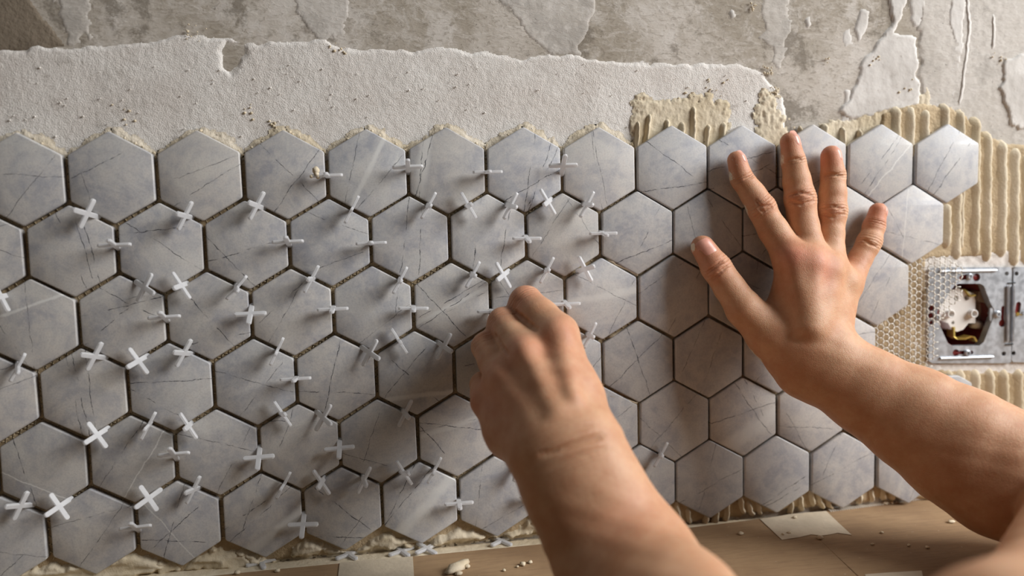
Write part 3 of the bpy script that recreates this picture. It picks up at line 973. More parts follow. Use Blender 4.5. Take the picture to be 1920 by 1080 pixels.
ZT = ZC + CARD_T
e1 = flat_poly([(-420, 1180), (-60, 1128), (300, 1090), (500, 1069), (706, 1050)], ZT)
e2 = flat_poly([(707, 1050), (860, 1035), (1029, 1019), (1150, 1007), (1255, 994), (1400, 976), (1487, 964)], ZT)
e3 = flat_poly([(1489, 967), (1548, 958), (1640, 946), (1740, 931), (1860, 916), (2100, 885)], ZT)
s12 = flat_poly([(712, 1300)], ZT)[0]
s23 = flat_poly([(1616, 1086), (1720, 1190)], ZT)
FRONT = -0.585
sheets = [("brown cardboard sheet ending at the taped joint, under the lower tile corner", e1 + [(s12[0], FRONT), (e1[0][0], FRONT)]),
          ("brown cardboard sheet between the two tape strips, strewn with plaster", e2 + [(s23[0][0] - .0008, s23[0][1]), (s23[1][0] - .0008, s23[1][1]), (s23[1][0] + .02, FRONT), (s12[0] + .0006, FRONT)]),
          ("brown cardboard sheet with a ribbed white edge beneath the bent arm", e3 + [(1.3, FRONT), (s23[1][0] + .0212, FRONT), s23[1], s23[0]])]
cards = []
for lab, pg in sheets:
    o = flat_prism("cardboard_sheet", pg, ZC + 0.0001, CARD_T - 0.0001, M_CARD)
    tag(o, lab, "cardboard", None)
    cards.append(o)
# torn white edge with corrugation of the third sheet
bmc = bmesh.new()
ca, cb = Vector(UZ(1549, 956, ZT)), Vector(UZ(1738, 931, ZT))
nr = 46
for k in range(nr):
    p = ca.lerp(cb, (k + .5) / nr)
    d = (cb - ca).normalized()
    n_ = Vector((d.y, -d.x, 0))
    if n_.y > 0:
        n_ = -n_
    a_, b_ = p + Vector((0, 0, .0002)), p + n_ * 0.0048 + Vector((0, 0, .0002))
    tube(bmc, [a_, a_.lerp(b_, .5) + Vector((0, 0, .0003)), b_], [0.0008, 0.0009, 0.0006], 5)
link("corrugated_edge", bm_mesh("corrugated_edge", bmc), M_PAPER, cards[2])["kind"] = "stuff"


def tape(lab, px, z, seed):
    pg = flat_poly(px, z)
    o = flat_prism("masking_tape", pg, z + 0.0002, 0.00025, M_TAPE)
    tag(o, lab, "tape", "masking tape strips on the cardboard")
    return o


tape("cream masking tape with a torn end across the slanting cardboard joint", [(1425, 974), (1452, 970), (1481, 965), (1512, 962), (1549, 959), (1572, 981), (1597, 1004), (1584, 1002), (1570, 1000), (1556, 1003),
     (1541, 1005), (1520, 1003), (1500, 1008), (1466, 1013), (1444, 992)], ZT, 1)
tape("cream masking tape over the cardboard joint below the fallen spacers", [(637, 1056), (706, 1050), (774, 1044), (776, 1075), (778, 1120), (634, 1130), (634, 1080)], ZT, 2)
tape("pale tape end at the picture's lower edge beside the slanting joint", [(1622, 1078), (1660, 1075), (1728, 1071), (1731, 1084), (1736, 1130), (1640, 1140)], ZT, 3)

# plaster bits on the cardboard
BITS = [(858, 1068, .0045, 2.2), (980, 1060, .0020, 1), (994, 1056, .0016, 1), (945, 1071, .0012, 1), (970, 1064, .0010, 1), (876, 1064, .002, 1.2), (860, 1078, .002, 1.3),
        (1490, 972, .0016, 1.4), (1537, 1010, .0022, 1.2), (1389, 1002, .0016, 1.6), (1636, 1022, .0012, 1), (1704, 1024, .0012, 1), (1782, 955, .0014, 1), (1739, 1028, .0014, 1), (1784, 980, .0018, 1.6),
        (1653, 1000, .0012, 1), (1480, 1000, .0012, 1.8), (1468, 1003, .001, 2), (1660, 945, .0018, 2), (1672, 944, .0016, 1.5), (445, 1076, .002, 1), (520, 1072, .0018, 1)]
rr = random.Random(3)
bit0 = []
for k, (px, py, r, el) in enumerate(BITS):
    p = UZ(px, py, ZT)
    bm = bmesh.new()
    q = bmesh.ops.create_icosphere(bm, subdivisions=2, radius=r)
    for v in q['verts']:
        f = 1 + 0.5 * (rr.random() - .5)
        v.co = Vector((v.co.x * el * f, v.co.y * f, max(-.3 * r, v.co.z * .7 * f)))
    bmesh.ops.rotate(bm, cent=(0, 0, 0), matrix=Matrix.Rotation(rr.uniform(0, 1.2), 3, 'Z'), verts=bm.verts)
    o = link("plaster_crumb", bm_mesh("plaster_crumb", bm), M_ADH)
    o.location = (p[0], p[1], ZT + 0.3 * r + 0.0003)
    tag(o, "small pale crumb of dried adhesive lying on the brown cardboard", "crumb", "adhesive crumbs on the cardboard")
    if k == 0:
        o["label"] = "largest curled scrap of dried adhesive on the cardboard by the tape"
        del o["group"]
    elif k < 7:
        o["label"] = "small pale crumb of dried adhesive near the largest curled scrap on the cardboard"
    elif k in (7, 8, 16, 17):
        o["label"] = "small pale crumb of dried adhesive on or beside the torn masking tape"
    elif k > 19:
        o["label"] = "small pale crumb of dried adhesive on the darkest cardboard sheet"
    else:
        o["label"] = "small pale crumb of dried adhesive on the cardboard under the bent arm"
        o["group"] = "adhesive crumbs under the bent arm"
#@@SPACERS
# ------------------------------------------------------------------ tile spacers
def spacer_mesh():
    hl, w, th = 0.0104, 0.0033, 0.0019
    out = []
    r = w / 2
    for k in range(4):
        a = math.pi / 2 * k
        ca_, sa_ = math.cos(a), math.sin(a)
        loc = [(r, -r), (hl - r * .8, -r)]
        for q in range(1, 4):
            t = -math.pi / 2 + math.pi * q / 4
            loc.append((hl - r * .8 + r * .8 * math.cos(t), r * math.sin(t)))
        loc.append((hl - r * .8, r))
        out += [(x * ca_ - y * sa_, x * sa_ + y * ca_) for x, y in loc]
    bm = bmesh.new()
    f = bm.faces.new([bm.verts.new((x, -th / 2, z)) for x, z in out])
    ex = bmesh.ops.extrude_face_region(bm, geom=[f])
    bmesh.ops.translate(bm, vec=(0, th, 0), verts=[e for e in ex['geom'] if isinstance(e, bmesh.types.BMVert)])
    es = [e for e in bm.edges if abs(e.verts[0].co.y - e.verts[1].co.y) < 1e-6]
    bmesh.ops.bevel(bm, geom=es, offset=0.0003, segments=1, affect='EDGES')
    return bm_mesh("cross_spacer", bm)


SM = spacer_mesh()
SM.materials.append(M_SPACER)
SP = [((176, 374), (150, 427), (137.5, 391)), ((360, 378.5), (334, 430.6), (332, 399)), ((181, 461), (248, 458), (206, 450)),
      ((284, 513), (258, 565), (289, 552)), ((323, 511), (356, 560), (325, 541)), ((-10, 535), (13, 578), (-20, 556)),
      ((47, 663), (19, 715), (34, 700)), ((191, 642), (163, 694), (151, 663.5)), ((242, 654), (276, 700), (236.5, 688.5)),
      ((358, 637.5), (331, 686.5), (325, 660)), ((277, 597), (338.5, 592.7), (301, 585)), ((495, 360), (468, 411), (464.5, 381)),
      ((583, 330), (643, 328), (612.5, 325)), ((672, 368.5), (647, 417.5), (659, 394)), ((735, 314), (794, 312), (764.6, 299)),
      ((509, 454.6), (570, 452), (535, 444)), ((667, 457.5), (725, 454.6), (694, 454)), ((817, 361), (790, 410), (808, 386)),
      ((865, 362), (892, 408.5), (883, 381)), ((969, 362), (945, 410), (969, 389)), ((1013.5, 355), (1041, 402), (1019, 384)),
      ((1112.5, 360), (1088.5, 406.5), (1112, 384)), ((1029, 311), (1083, 309.6), (1059, 290)), ((886.5, 323), (942, 322), (914, 321)),
      ((960, 447), (1016, 447), (993, 454)), ((1103, 438), (1159, 437), (1133, 442)), ((462, 517.5), (425, 561), (447, 545)),
      ((597, 499), (571, 548), (577, 524)), ((763, 501), (737, 550), (753, 527)), ((439, 590), (500, 587), (467, 608)),
      ((594.6, 581), (653, 578), (622, 586)), ((747, 578), (803, 578), (775, 583.5)), ((899, 491), (874, 539), (892, 517)),
      ((930.5, 493), (956.5, 539), (931.5, 526)), ((1037.7, 483.5), (1013, 530), (1028, 510.6)), ((1085.6, 482.5), (1108.5, 526), (1113.8, 497)),
      ((894, 584.6), (950, 583), (922, 588)), ((1034.6, 571), (1088.7, 569), (1067, 578)), ((1116, 608), (1096, 650), (1111.7, 636.7)),
      ((531, 634), (507, 684), (519, 660)), ((706, 638), (681, 685), (711, 676)), ((734, 616.5), (763, 662), (750, 640)),
      ((844.6, 626), (820, 673.5), (848, 660)), ((525, 712), (583, 708.5), (551, 715)), ((514, 753), (545.6, 799), (535, 777)),
      ((619.6, 759.6), (592.5, 806.5), (621.7, 797)), ((771.7, 751), (747.7, 799), (766.5, 786.7)), ((164.6, 793), (199, 838.8), (157, 832.5)),
      ((291.7, 773), (264.6, 824), (270, 807.5)), ((337.5, 775), (368.8, 822), (345, 805)), ((52, 921), (25, 975), (8, 951.5)),
      ((94, 926.5), (127, 973), (83, 968)), ((262.5, 912), (294, 956.7), (251, 952.5)), ((295, 854.6), (356, 849), (318, 840)),
      ((375, 893), (350, 944), (347, 924)), ((222, 993), (285.4, 985), (246, 980.6)), ((456, 860.4), (514.4, 855), (483, 882)),
      ((608, 843.8), (664.4, 837.5), (636, 860.4)), ((544.6, 885.4), (518.5, 935), (525, 920)), ((588, 883), (617.5, 926), (597.7, 919.8)),
      ((694.6, 876), (670.6, 925), (687, 912.5)), ((743.5, 864.6), (771.7, 908), (767.5, 889.6)), ((539, 985), (596.7, 983), (565, 1010)),
      ((827, 858), (802, 906), (815, 884)), ((834, 946), (887, 941.7), (863, 955)), ((974, 932.3), (1027, 931), (1003, 940)),
      ((985, 855), (963, 902), (985, 885)), ((1251.7, 830), (1226.7, 875), (1243, 855)), ((1163, 833), (1188, 875), (1187, 860))]
ORD = ["first", "second", "third", "fourth", "fifth", "sixth", "seventh", "eighth", "ninth", "tenth", "eleventh", "twelfth", "thirteenth"]
ROWN = ["top", "second", "third", "fourth", "fifth", "bottom"]
EDGES = [("right edge", 0), ("lower right edge", -60), ("lower left edge", -120)]
seen = set()
for n, (a, b, tp) in enumerate(SP):
    hh = 0.0054
    A_, B_ = U(*a, hh), U(*b, hh)
    C = (A_ + B_) / 2
    bd = Vector(B_ - A_).normalized()
    d = ray(*tp)
    d = d / np.linalg.norm(d)
    oc = CAM - C
    bq, cq = np.dot(oc, d), np.dot(oc, oc) - 0.0104 ** 2
    disc = bq * bq - cq
    t = -bq - math.sqrt(disc) if disc > 0 else -bq
    O = Vector(CAM + d * t - C).normalized()
    if O.y > -0.45:
        O.y = -0.45
    O = (O - bd * bd.dot(O)).normalized()
    if bd.x < 0:
        bd = -bd
    Yv = O.cross(bd).normalized()
    M = Matrix((bd, Yv, O)).transposed().to_4x4()
    M.translation = Vector(C)
    o = link("cross_spacer", SM, None, None, False)
    o.matrix_world = M
    best = None
    for (j, i), p in tile_pos.items():
        for nm, ang in EDGES:
            q = (p[0] + .026 * math.cos(math.radians(ang)), p[2] + .026 * math.sin(math.radians(ang)))
            ds = (q[0] - C[0]) ** 2 + (q[1] - C[2]) ** 2
            if best is None or ds < best[0]:
                best = (ds, j, i, nm)
    _, j, i, nm = best
    lab = "white cross spacer on the %s of the %s tile in the %s row" % (nm, ORD[i - first_i[j]], ROWN[j])
    if n == 12:
        lab = "white cross spacer with an adhesive lump on its arm, in the top row"
    if lab in seen:
        lab = lab.replace("white cross", "second white cross")
        print("DUP", n, lab)
    seen.add(lab)
    tag(o, lab, "tile spacer", "cross spacers stuck in the tile joints")
# the lump on one spacer
lp = U(592, 319, 0.006)
crumb_bm = bmesh.new()
for dx, dz, r in ((0, 0, .0024), (.0004, -.0028, .0019), (-.003, -.004, .0013), (.0012, -.0045, .0014)):
    q = bmesh.ops.create_icosphere(crumb_bm, subdivisions=2, radius=r)
    for v in q['verts']:
        v.co = v.co * random.uniform(.85, 1.15) + Vector((dx, random.uniform(-.0003, .0003), dz))
o = link("adhesive_lump", bm_mesh("adhesive_lump", crumb_bm), M_ADH)
o.location = lp
tag(o, "pale lump of adhesive caught on a spacer arm in the top tile row", "adhesive lump")
# spacers fallen on the ledge
FALL = [(490, 1054, 20, "fallen white cross spacer on the ledge nearest the cardboard's dark corner"),
        (654, 1039, 35, "fallen white cross spacer on the ledge at the tape's near corner"),
        (753, 1033, 30, "fallen white cross spacer overlapped by another above the masking tape"),
        (800, 1028, 40, "fallen white cross spacer leaning on its neighbour above the masking tape"),
        (940, 1014, 38, "fallen white cross spacer on the ledge beside the forearm")]
for k, (px, py, ang, lab) in enumerate(FALL):
    z = ZC + 0.0022 + 0.0014 + (0.0012 if k == 3 else 0)
    p = UZ(px, py, z)
    o = link("cross_spacer", SM, None, None, False)
    o.matrix_world = Matrix.Translation((p[0], p[1], z)) @ Matrix.Rotation(math.radians(ang), 4, 'Z') @ Matrix.Rotation(math.radians(90 + (8 if k == 3 else 2)), 4, 'X')
    tag(o, lab, "tile spacer", "fallen spacers on the ledge")

# ------------------------------------------------------------------ socket frames
HF = -0.0036                       # front of the steel plates


def fp(px, py, h=HF):
    return Vector(U(px, py, h))


def child(name, bm, mat, root, parent=None, shade=False, base=None):
    me = bm_mesh(name, bm)
    loc = base if base is not None else Vector(root.location)
    me.transform(Matrix.Translation(-loc))
    return link(name, me, mat, parent or root, shade)


def cyl(bm, c, r, h, axis=(0, 1, 0), seg=20, r2=None):
    q = Vector((0, 0, 1)).rotation_difference(Vector(axis))
    res = bmesh.ops.create_cone(bm, cap_ends=True, cap_tris=False, segments=seg, radius1=r, radius2=r if r2 is None else r2, depth=h)
    bmesh.ops.transform(bm, matrix=Matrix.Translation(c) @ q.to_matrix().to_4x4(), verts=res['verts'])
    return res['verts']


def prism(bm, pts, y0, y1):
    f = bm.faces.new([bm.verts.new((x, y0, z)) for x, z in pts])
    ex = bmesh.ops.extrude_face_region(bm, geom=[f])
    bmesh.ops.translate(bm, vec=(0, y1 - y0, 0), verts=[e for e in ex['geom'] if isinstance(e, bmesh.types.BMVert)])


def boolean(bm, cutters):
    a = bpy.data.objects.new("tmp_a", bm_mesh("tmp_a", bm))
    COL.objects.link(a)
    for c in cutters:
        b = bpy.data.objects.new("tmp_b", bm_mesh("tmp_b", c))
        COL.objects.link(b)
        md = a.modifiers.new("b", 'BOOLEAN')
        md.operation, md.solver, md.object = 'DIFFERENCE', 'EXACT', b
    bpy.context.view_layer.update()
    dg = bpy.context.evaluated_depsgraph_get()
    me = bpy.data.meshes.new_from_object(a.evaluated_get(dg))
    for md in list(a.modifiers):
        bo = md.object
        a.modifiers.remove(md)
        bpy.data.objects.remove(bo)
    bpy.data.objects.remove(a)
    out = bmesh.new()
    out.from_mesh(me)
    return out


def slot(p1, p2, r):               # keyhole / slot cutter between two pixels
    b = bmesh.new()
    A, B = fp(*p1), fp(*p2)
    d = (B - A)
    n = Vector((-d.z, 0, d.x)).normalized() * r if d.length > 1e-6 else Vector((r, 0, 0))
    pts = []
    a0 = math.atan2(n.z, n.x)
    for k in range(9):
        t = a0 + math.pi * k / 8
        pts.append((A.x + r * math.cos(t), A.z + r * math.sin(t)))
    for k in range(9):
        t = a0 + math.pi + math.pi * k / 8
        pts.append((B.x + r * math.cos(t), B.z + r * math.sin(t)))
    prism(b, pts, -HF - 0.01, -HF + 0.01)
    return b


def screw(name, px, py, r, root, mat, h=HF, parent=None):
    p = fp(px, py, h)
    bm = bmesh.new()
    cyl(bm, p + Vector((0, -0.0006, 0)), r, 0.0012, (0, -1, 0), 20)
    cyl(bm, p + Vector((0, -0.0015, 0)), r, 0.0006, (0, -1, 0), 20, r * .72)
    cyl(bm, p + Vector((0, 0.004, 0)), r * .5, 0.009, (0, -1, 0), 10)
    cut = bmesh.new()
    for rot in (25, 115):
        box(cut, p + Vector((0, -0.0016, 0)), r * 1.1, 0.0016, r * .28, Matrix.Rotation(math.radians(rot), 4, 'Y'))
    c2 = bmesh.new()
    box(c2, p + Vector((0, -0.0016, 0)), r * 1.1, 0.0016, r * .28, Matrix.Rotation(math.radians(115), 4, 'Y'))
    c1 = bmesh.new()
    box(c1, p + Vector((0, -0.0016, 0)), r * 1.1, 0.0016, r * .28, Matrix.Rotation(math.radians(25), 4, 'Y'))
    cut.free()
    bm2 = boolean(bm, [c1, c2])
    return child(name, bm2, mat, root, parent)


def xz(pts, h=HF):
    return [tuple(fp(a, b, h).xz) for a, b in pts]


f1 = empty("socket_frame", fp(1818, 592))
tag(f1, "galvanised steel socket frame around a white insert, set in the bare wall", "socket frame", "steel socket frames")
bm = bmesh.new()
prism(bm, xz([(1742, 504), (1760, 501), (1893, 501), (1897, 505), (1896, 678), (1892, 681), (1748, 681), (1741, 676)]), -HF, -HF + 0.0012)
octo = bmesh.new()
prism(octo, xz([(1797, 532), (1838, 532), (1845, 536), (1858, 570), (1864, 580), (1864, 592), (1845, 641), (1837, 648), (1786, 649), (1777, 643), (1760, 605), (1757, 594), (1758, 583), (1789, 536)]),
      -HF - 0.01, -HF + 0.01)
cuts = [octo, slot((1803, 521), (1812, 519), .0019), slot((1831, 520), (1831.5, 520), .0031), slot((1746, 578), (1747, 578), .0022), slot((1745, 592), (1746, 592), .0022),
        slot((1746, 605), (1746.5, 605), .0017), slot((1881, 577), (1880, 603), .0016), slot((1879, 606), (1879.5, 606), .0030), slot((1792, 661.5), (1793, 661.5), .0027),
        slot((1800, 661), (1810, 661), .0014), slot((1821, 661), (1822, 661), .0015), slot((1887.4, 513), (1888, 513), .0016), slot((1882, 663), (1882.5, 663), .0018)]
plate = child("frame_plate", boolean(bm, cuts), M_STEEL, f1)
for (a, b, r) in (((1763, 509), (1868, 507), .0011), ((1763, 672), (1862, 669), .0011), ((1739, 542), (1738, 600), .0008)):
    lip = bmesh.new()
    tube(lip, [fp(*a, HF + .0006), fp(*b, HF + .0006)], r, 8)
    child("folded_lip", lip, M_STEEL, f1)
lip = bmesh.new()
tube(lip, [fp(1890.5, 536, HF + .0010), fp(1889.5, 640, HF + .0010)], .0011, 6)
child("folded_lip", lip, M_STEEL, f1)
rim = bmesh.new()
ro = [fp(*q, HF - 0.0012) for q in [(1797, 532), (1838, 532), (1845, 536), (1858, 570), (1864, 580), (1864, 592), (1845, 641), (1837, 648), (1786, 649), (1777, 643), (1760, 605), (1757, 594), (1758, 583), (1789, 536), (1797, 532)]]
for a, b in zip(ro[:-1], ro[1:]):
    vs = [rim.verts.new(v) for v in (a, b, b + Vector((0, .006, 0)), a + Vector((0, .006, 0)))]
    rim.faces.new(vs)
rim_o = child("opening_rim", rim, M_STEEL, f1)
for px, py, r in ((1817, 518.5, .0025), (1812.6, 662, .0027), (1757, 594, .0023), (1869.6, 589, .0027)):
    screw("screw", px, py, r, f1, M_STEEL)
for px, py in ((1897, 530.5), (1892.6, 645.6)):
    tab = bmesh.new()
    box(tab, fp(px, py, HF + .0006), .0064, .001, .0008)
    child("joining_tab", tab, M_BLACK, f1)
# insert
ins = bmesh.new()
prism(ins, xz([(1764, 556), (1796, 540), (1826, 550), (1829, 563), (1829, 606), (1816, 606), (1806, 618), (1795, 622), (1784, 618), (1778, 606), (1762, 600)], -0.010), 0.010, 0.026)
ic = []
for px, py, r in ((1812.6, 558.5, .0021), (1793, 559, .0021), (1787, 605, .0014)):
    b = bmesh.new()
    cyl(b, fp(px, py, -0.010), r, 0.02, (0, 1, 0), 16)
    ic.append(b)
insert = child("socket_insert", boolean(ins, ic), M_WHITE, f1)
for px, py, r in ((1778, 588, .0032), (1821, 587.5, .0032)):
    b = bmesh.new()
    c = fp(px, py, -0.010)
    n = 20
    rings = []
    for (rad, y) in ((r, .004), (r, -.0035), (r * .72, -.0035), (r * .72, .006)):
        rings.append([b.verts.new(c + Vector((rad * math.cos(2 * math.pi * k / n), y, rad * math.sin(2 * math.pi * k / n)))) for k in range(n)])
    for p_, q_ in zip(rings[:-1], rings[1:]):
        for k in range(n):
            b.faces.new((p_[k], p_[(k + 1) % n], q_[(k + 1) % n], q_[k]))
    b.faces.new(rings[-1])
    child("pin_tube", b, M_WHITE, f1, insert, True, Vector(f1.location))


def strip(name, pts, h0, wd, th, mat, root, parent):
    bm = bmesh.new()
    V = [Vector(U(a, b, h)) for a, b, h in pts]
    prev = None
    for i, v in enumerate(V):
        t = (V[min(i + 1, len(V) - 1)] - V[max(0, i - 1)]).normalized()
        s = Vector((0, 1, 0)) * wd / 2
        u = t.cross(Vector((0, 1, 0))).normalized() * th / 2
        cur = [bm.verts.new(v + a) for a in (s + u, -s + u, -s - u, s - u)]
        if prev:
            for k in range(4):
                bm.faces.new((prev[k], prev[(k + 1) % 4], cur[(k + 1) % 4], cur[k]))
        else:
            bm.faces.new(cur)
        prev = cur
    bm.faces.new(prev[::-1])
    return child(name, bm, mat, root, parent, False, Vector(root.location))


strip("contact_spring", [(1797, 543, -.012), (1806, 543, -.011), (1812, 550, -.010), (1818, 555, -.009), (1826, 553, -.009)], 0, .004, .0011, M_BRASS, f1, insert)
strip("contact_spring", [(1783, 612, -.012), (1783, 630, -.011), (1790, 634, -.010), (1804, 634, -.009), (1814, 630, -.009), (1820, 631, -.008), (1825, 639, -.008)], 0, .0075, .0014, M_BRASS, f1, insert)
tb = bmesh.new()
box(tb, fp(1838, 590, -.030), .012, .012, .034, None, .001)
box(tb, fp(1835, 556, -.022), .010, .010, .008, Matrix.Rotation(.3, 4, 'Y'), .0008)
box(tb, fp(1848, 616, -.024), .012, .010, .007, Matrix.Rotation(-.4, 4, 'Y'), .0008)
child("terminal_block", tb, M_BEIGE, f1, insert, False, Vector(f1.location))
tb = bmesh.new()
tube(tb, [fp(1822, 607, -.018), fp(1838, 610, -.018)], .0034, 14)
child("clamp_sleeve", tb, M_WHITE, f1, insert, True, Vector(f1.location))
claw = bmesh.new()
prism(claw, xz([(1857, 578), (1873, 572), (1877, 590), (1862, 608), (1856, 600)], -.0040), 0.0040, 0.0052)
child("clamp_plate", claw, M_STEEL, f1)


def wall_box(name, cx, cz):
    bm = bmesh.new()
    n = 28
    y0, y1 = 0.0062, 0.052
    prof = [(.0345, .0050), (.0345, .0056), (.0292, .0056), (.0292, y1), (0.0001, y1), (0.0001, y1 - .002), (.0272, y1 - .002), (.0272, .0050)]
    rings = [[bm.verts.new((cx + r * math.cos(2 * math.pi * k / n), y, cz + r * math.sin(2 * math.pi * k / n))) for k in range(n)] for r, y in prof]
    for p_, q_ in zip(rings, rings[1:] + rings[:1]):
        for k in range(n):
            bm.faces.new((p_[k], p_[(k + 1) % n], q_[(k + 1) % n], q_[k]))
    return link(name, bm_mesh(name, bm), M_RED, wall)


wall_box("wall_box", HX, HZ)
wall_box("wall_box", HX + 0.0715, HZ)

f2 = empty("socket_frame", fp(1986, 588))
tag(f2, "second steel socket frame, mostly cut off by the picture's edge", "socket frame", "steel socket frames")
bm = bmesh.new()
prism(bm, xz([(1901, 506), (1905, 501), (2070, 496), (2070, 684), (1900, 679), (1897, 674)]), -HF, -HF + 0.0012)
oc2 = bmesh.new()
sx = 168
prism(oc2, xz([(1797 + sx, 530), (1838 + sx, 530), (1864 + sx, 580), (1864 + sx, 592), (1837 + sx, 650), (1786 + sx, 651), (1757 + sx, 594), (1758 + sx, 583)]), -HF - 0.01, -HF + 0.01)
child("frame_plate", boolean(bm, [oc2, slot((1906, 513), (1906.5, 513), .0017), slot((1910, 571), (1908, 585), .0023), slot((1900.5, 662), (1901, 662), .0017)]), M_STEEL, f2)
lip = bmesh.new()
tube(lip, [fp(1901, 536, HF + .0012), fp(1899, 640, HF + .0012)], .0010, 6)
child("folded_lip", lip, M_STEEL, f2)
screw("screw", 1908, 589, .0030, f2, M_BRASS)
screw("screw", 1919, 586, .0030, f2, M_STEEL)
ins = bmesh.new()
prism(ins, xz([(1764 + sx, 550), (1826 + sx, 550), (1829 + sx, 606), (1806 + sx, 620), (1762 + sx, 600)], -0.010), 0.010, 0.026)
child("socket_insert", ins, M_WHITE, f2)

# ------------------------------------------------------------------ the person: two bare arms
def seg(P, a, b, ra, rb):
    ba = b - a
    t = np.clip(((P - a) @ ba) / max(ba @ ba, 1e-12), 0, 1)
    return np.linalg.norm(P - (a + t[:, None] * ba), axis=1) - (ra + (rb - ra) * t)


def smin(a, b, k):
    h = np.maximum(k - np.abs(a - b), 0) / k
    return np.minimum(a, b) - h * h * k * 0.25


def PT(px, py, h, r):               # joint: pixel, height in mm over the tile faces, radius in pixels
    p = U(px, py, h * 0.001)
    return (p, r * depth(p) / FPX)


class Limb:
    def __init__(s):
        s.palm, s.fingers, s.add, s.wr, s.fl, s.ps, s.crease = [], [], [], [], [], [], []
        s.cut = []
        s.kp, s.kf = 0.012, 0.006

    def chain(s, pts):
        q = [PT(*p) for p in pts]
        return [(a[0], b[0], a[1], b[1]) for a, b in zip(q[:-1], q[1:])]

    def sdf(s, P, fine=True):
        out = np.full(len(P), 1.0)
        # palm and forearm first, only where near
        pal = None
        for (a, b, ra, rb) in s.palm:
            d = seg(P, a, b, ra, rb)
            pal = d if pal is None else smin(pal, d, s.kp)
        for (a, b, ra, rb, k) in s.add:
            pal = smin(pal, seg(P, a, b, ra, rb), k)
        res = pal
        for f in s.fingers:
            fd = None
            for (a, b, ra, rb) in f:
                d = seg(P, a, b, ra, rb)
                fd = d if fd is None else smin(fd, d, 0.0022)
            res = smin(res, smin(pal, fd, s.kf), 0.0006)
        for (a, b, ra, rb, k) in s.cut:
            mid = (a + b) * 0.5
            near = (np.abs(P - mid) < np.linalg.norm(b - a) * 0.5 + ra + 0.003).all(1)
            if near.any():
                res[near] = -smin(-res[near], seg(P[near], a, b, ra, rb), k)
        if fine:
            for (c, ax, up, w, lat, amp) in s.wr:
                q = P - c
                sx_ = q @ ax
                near = np.abs(sx_) < 4 * w
                if near.any():
                    qq = q[near]
                    l = np.linalg.norm(qq - np.outer(qq @ ax, ax), axis=1)
                    dorsal = smooth(-0.002, 0.003, qq @ up)
                    res[near] = res[near] + amp * np.exp(-(sx_[near] / w) ** 2) * np.exp(-(l / lat) ** 4) * dorsal
            g = 0.00016
            res = res + g * (np.sin(P[:, 0] * 210 + 3 * np.sin(P[:, 2] * 90)) * np.sin(P[:, 2] * 260 + P[:, 1] * 200))
        return res

    def near_pts(s, P):
        return P


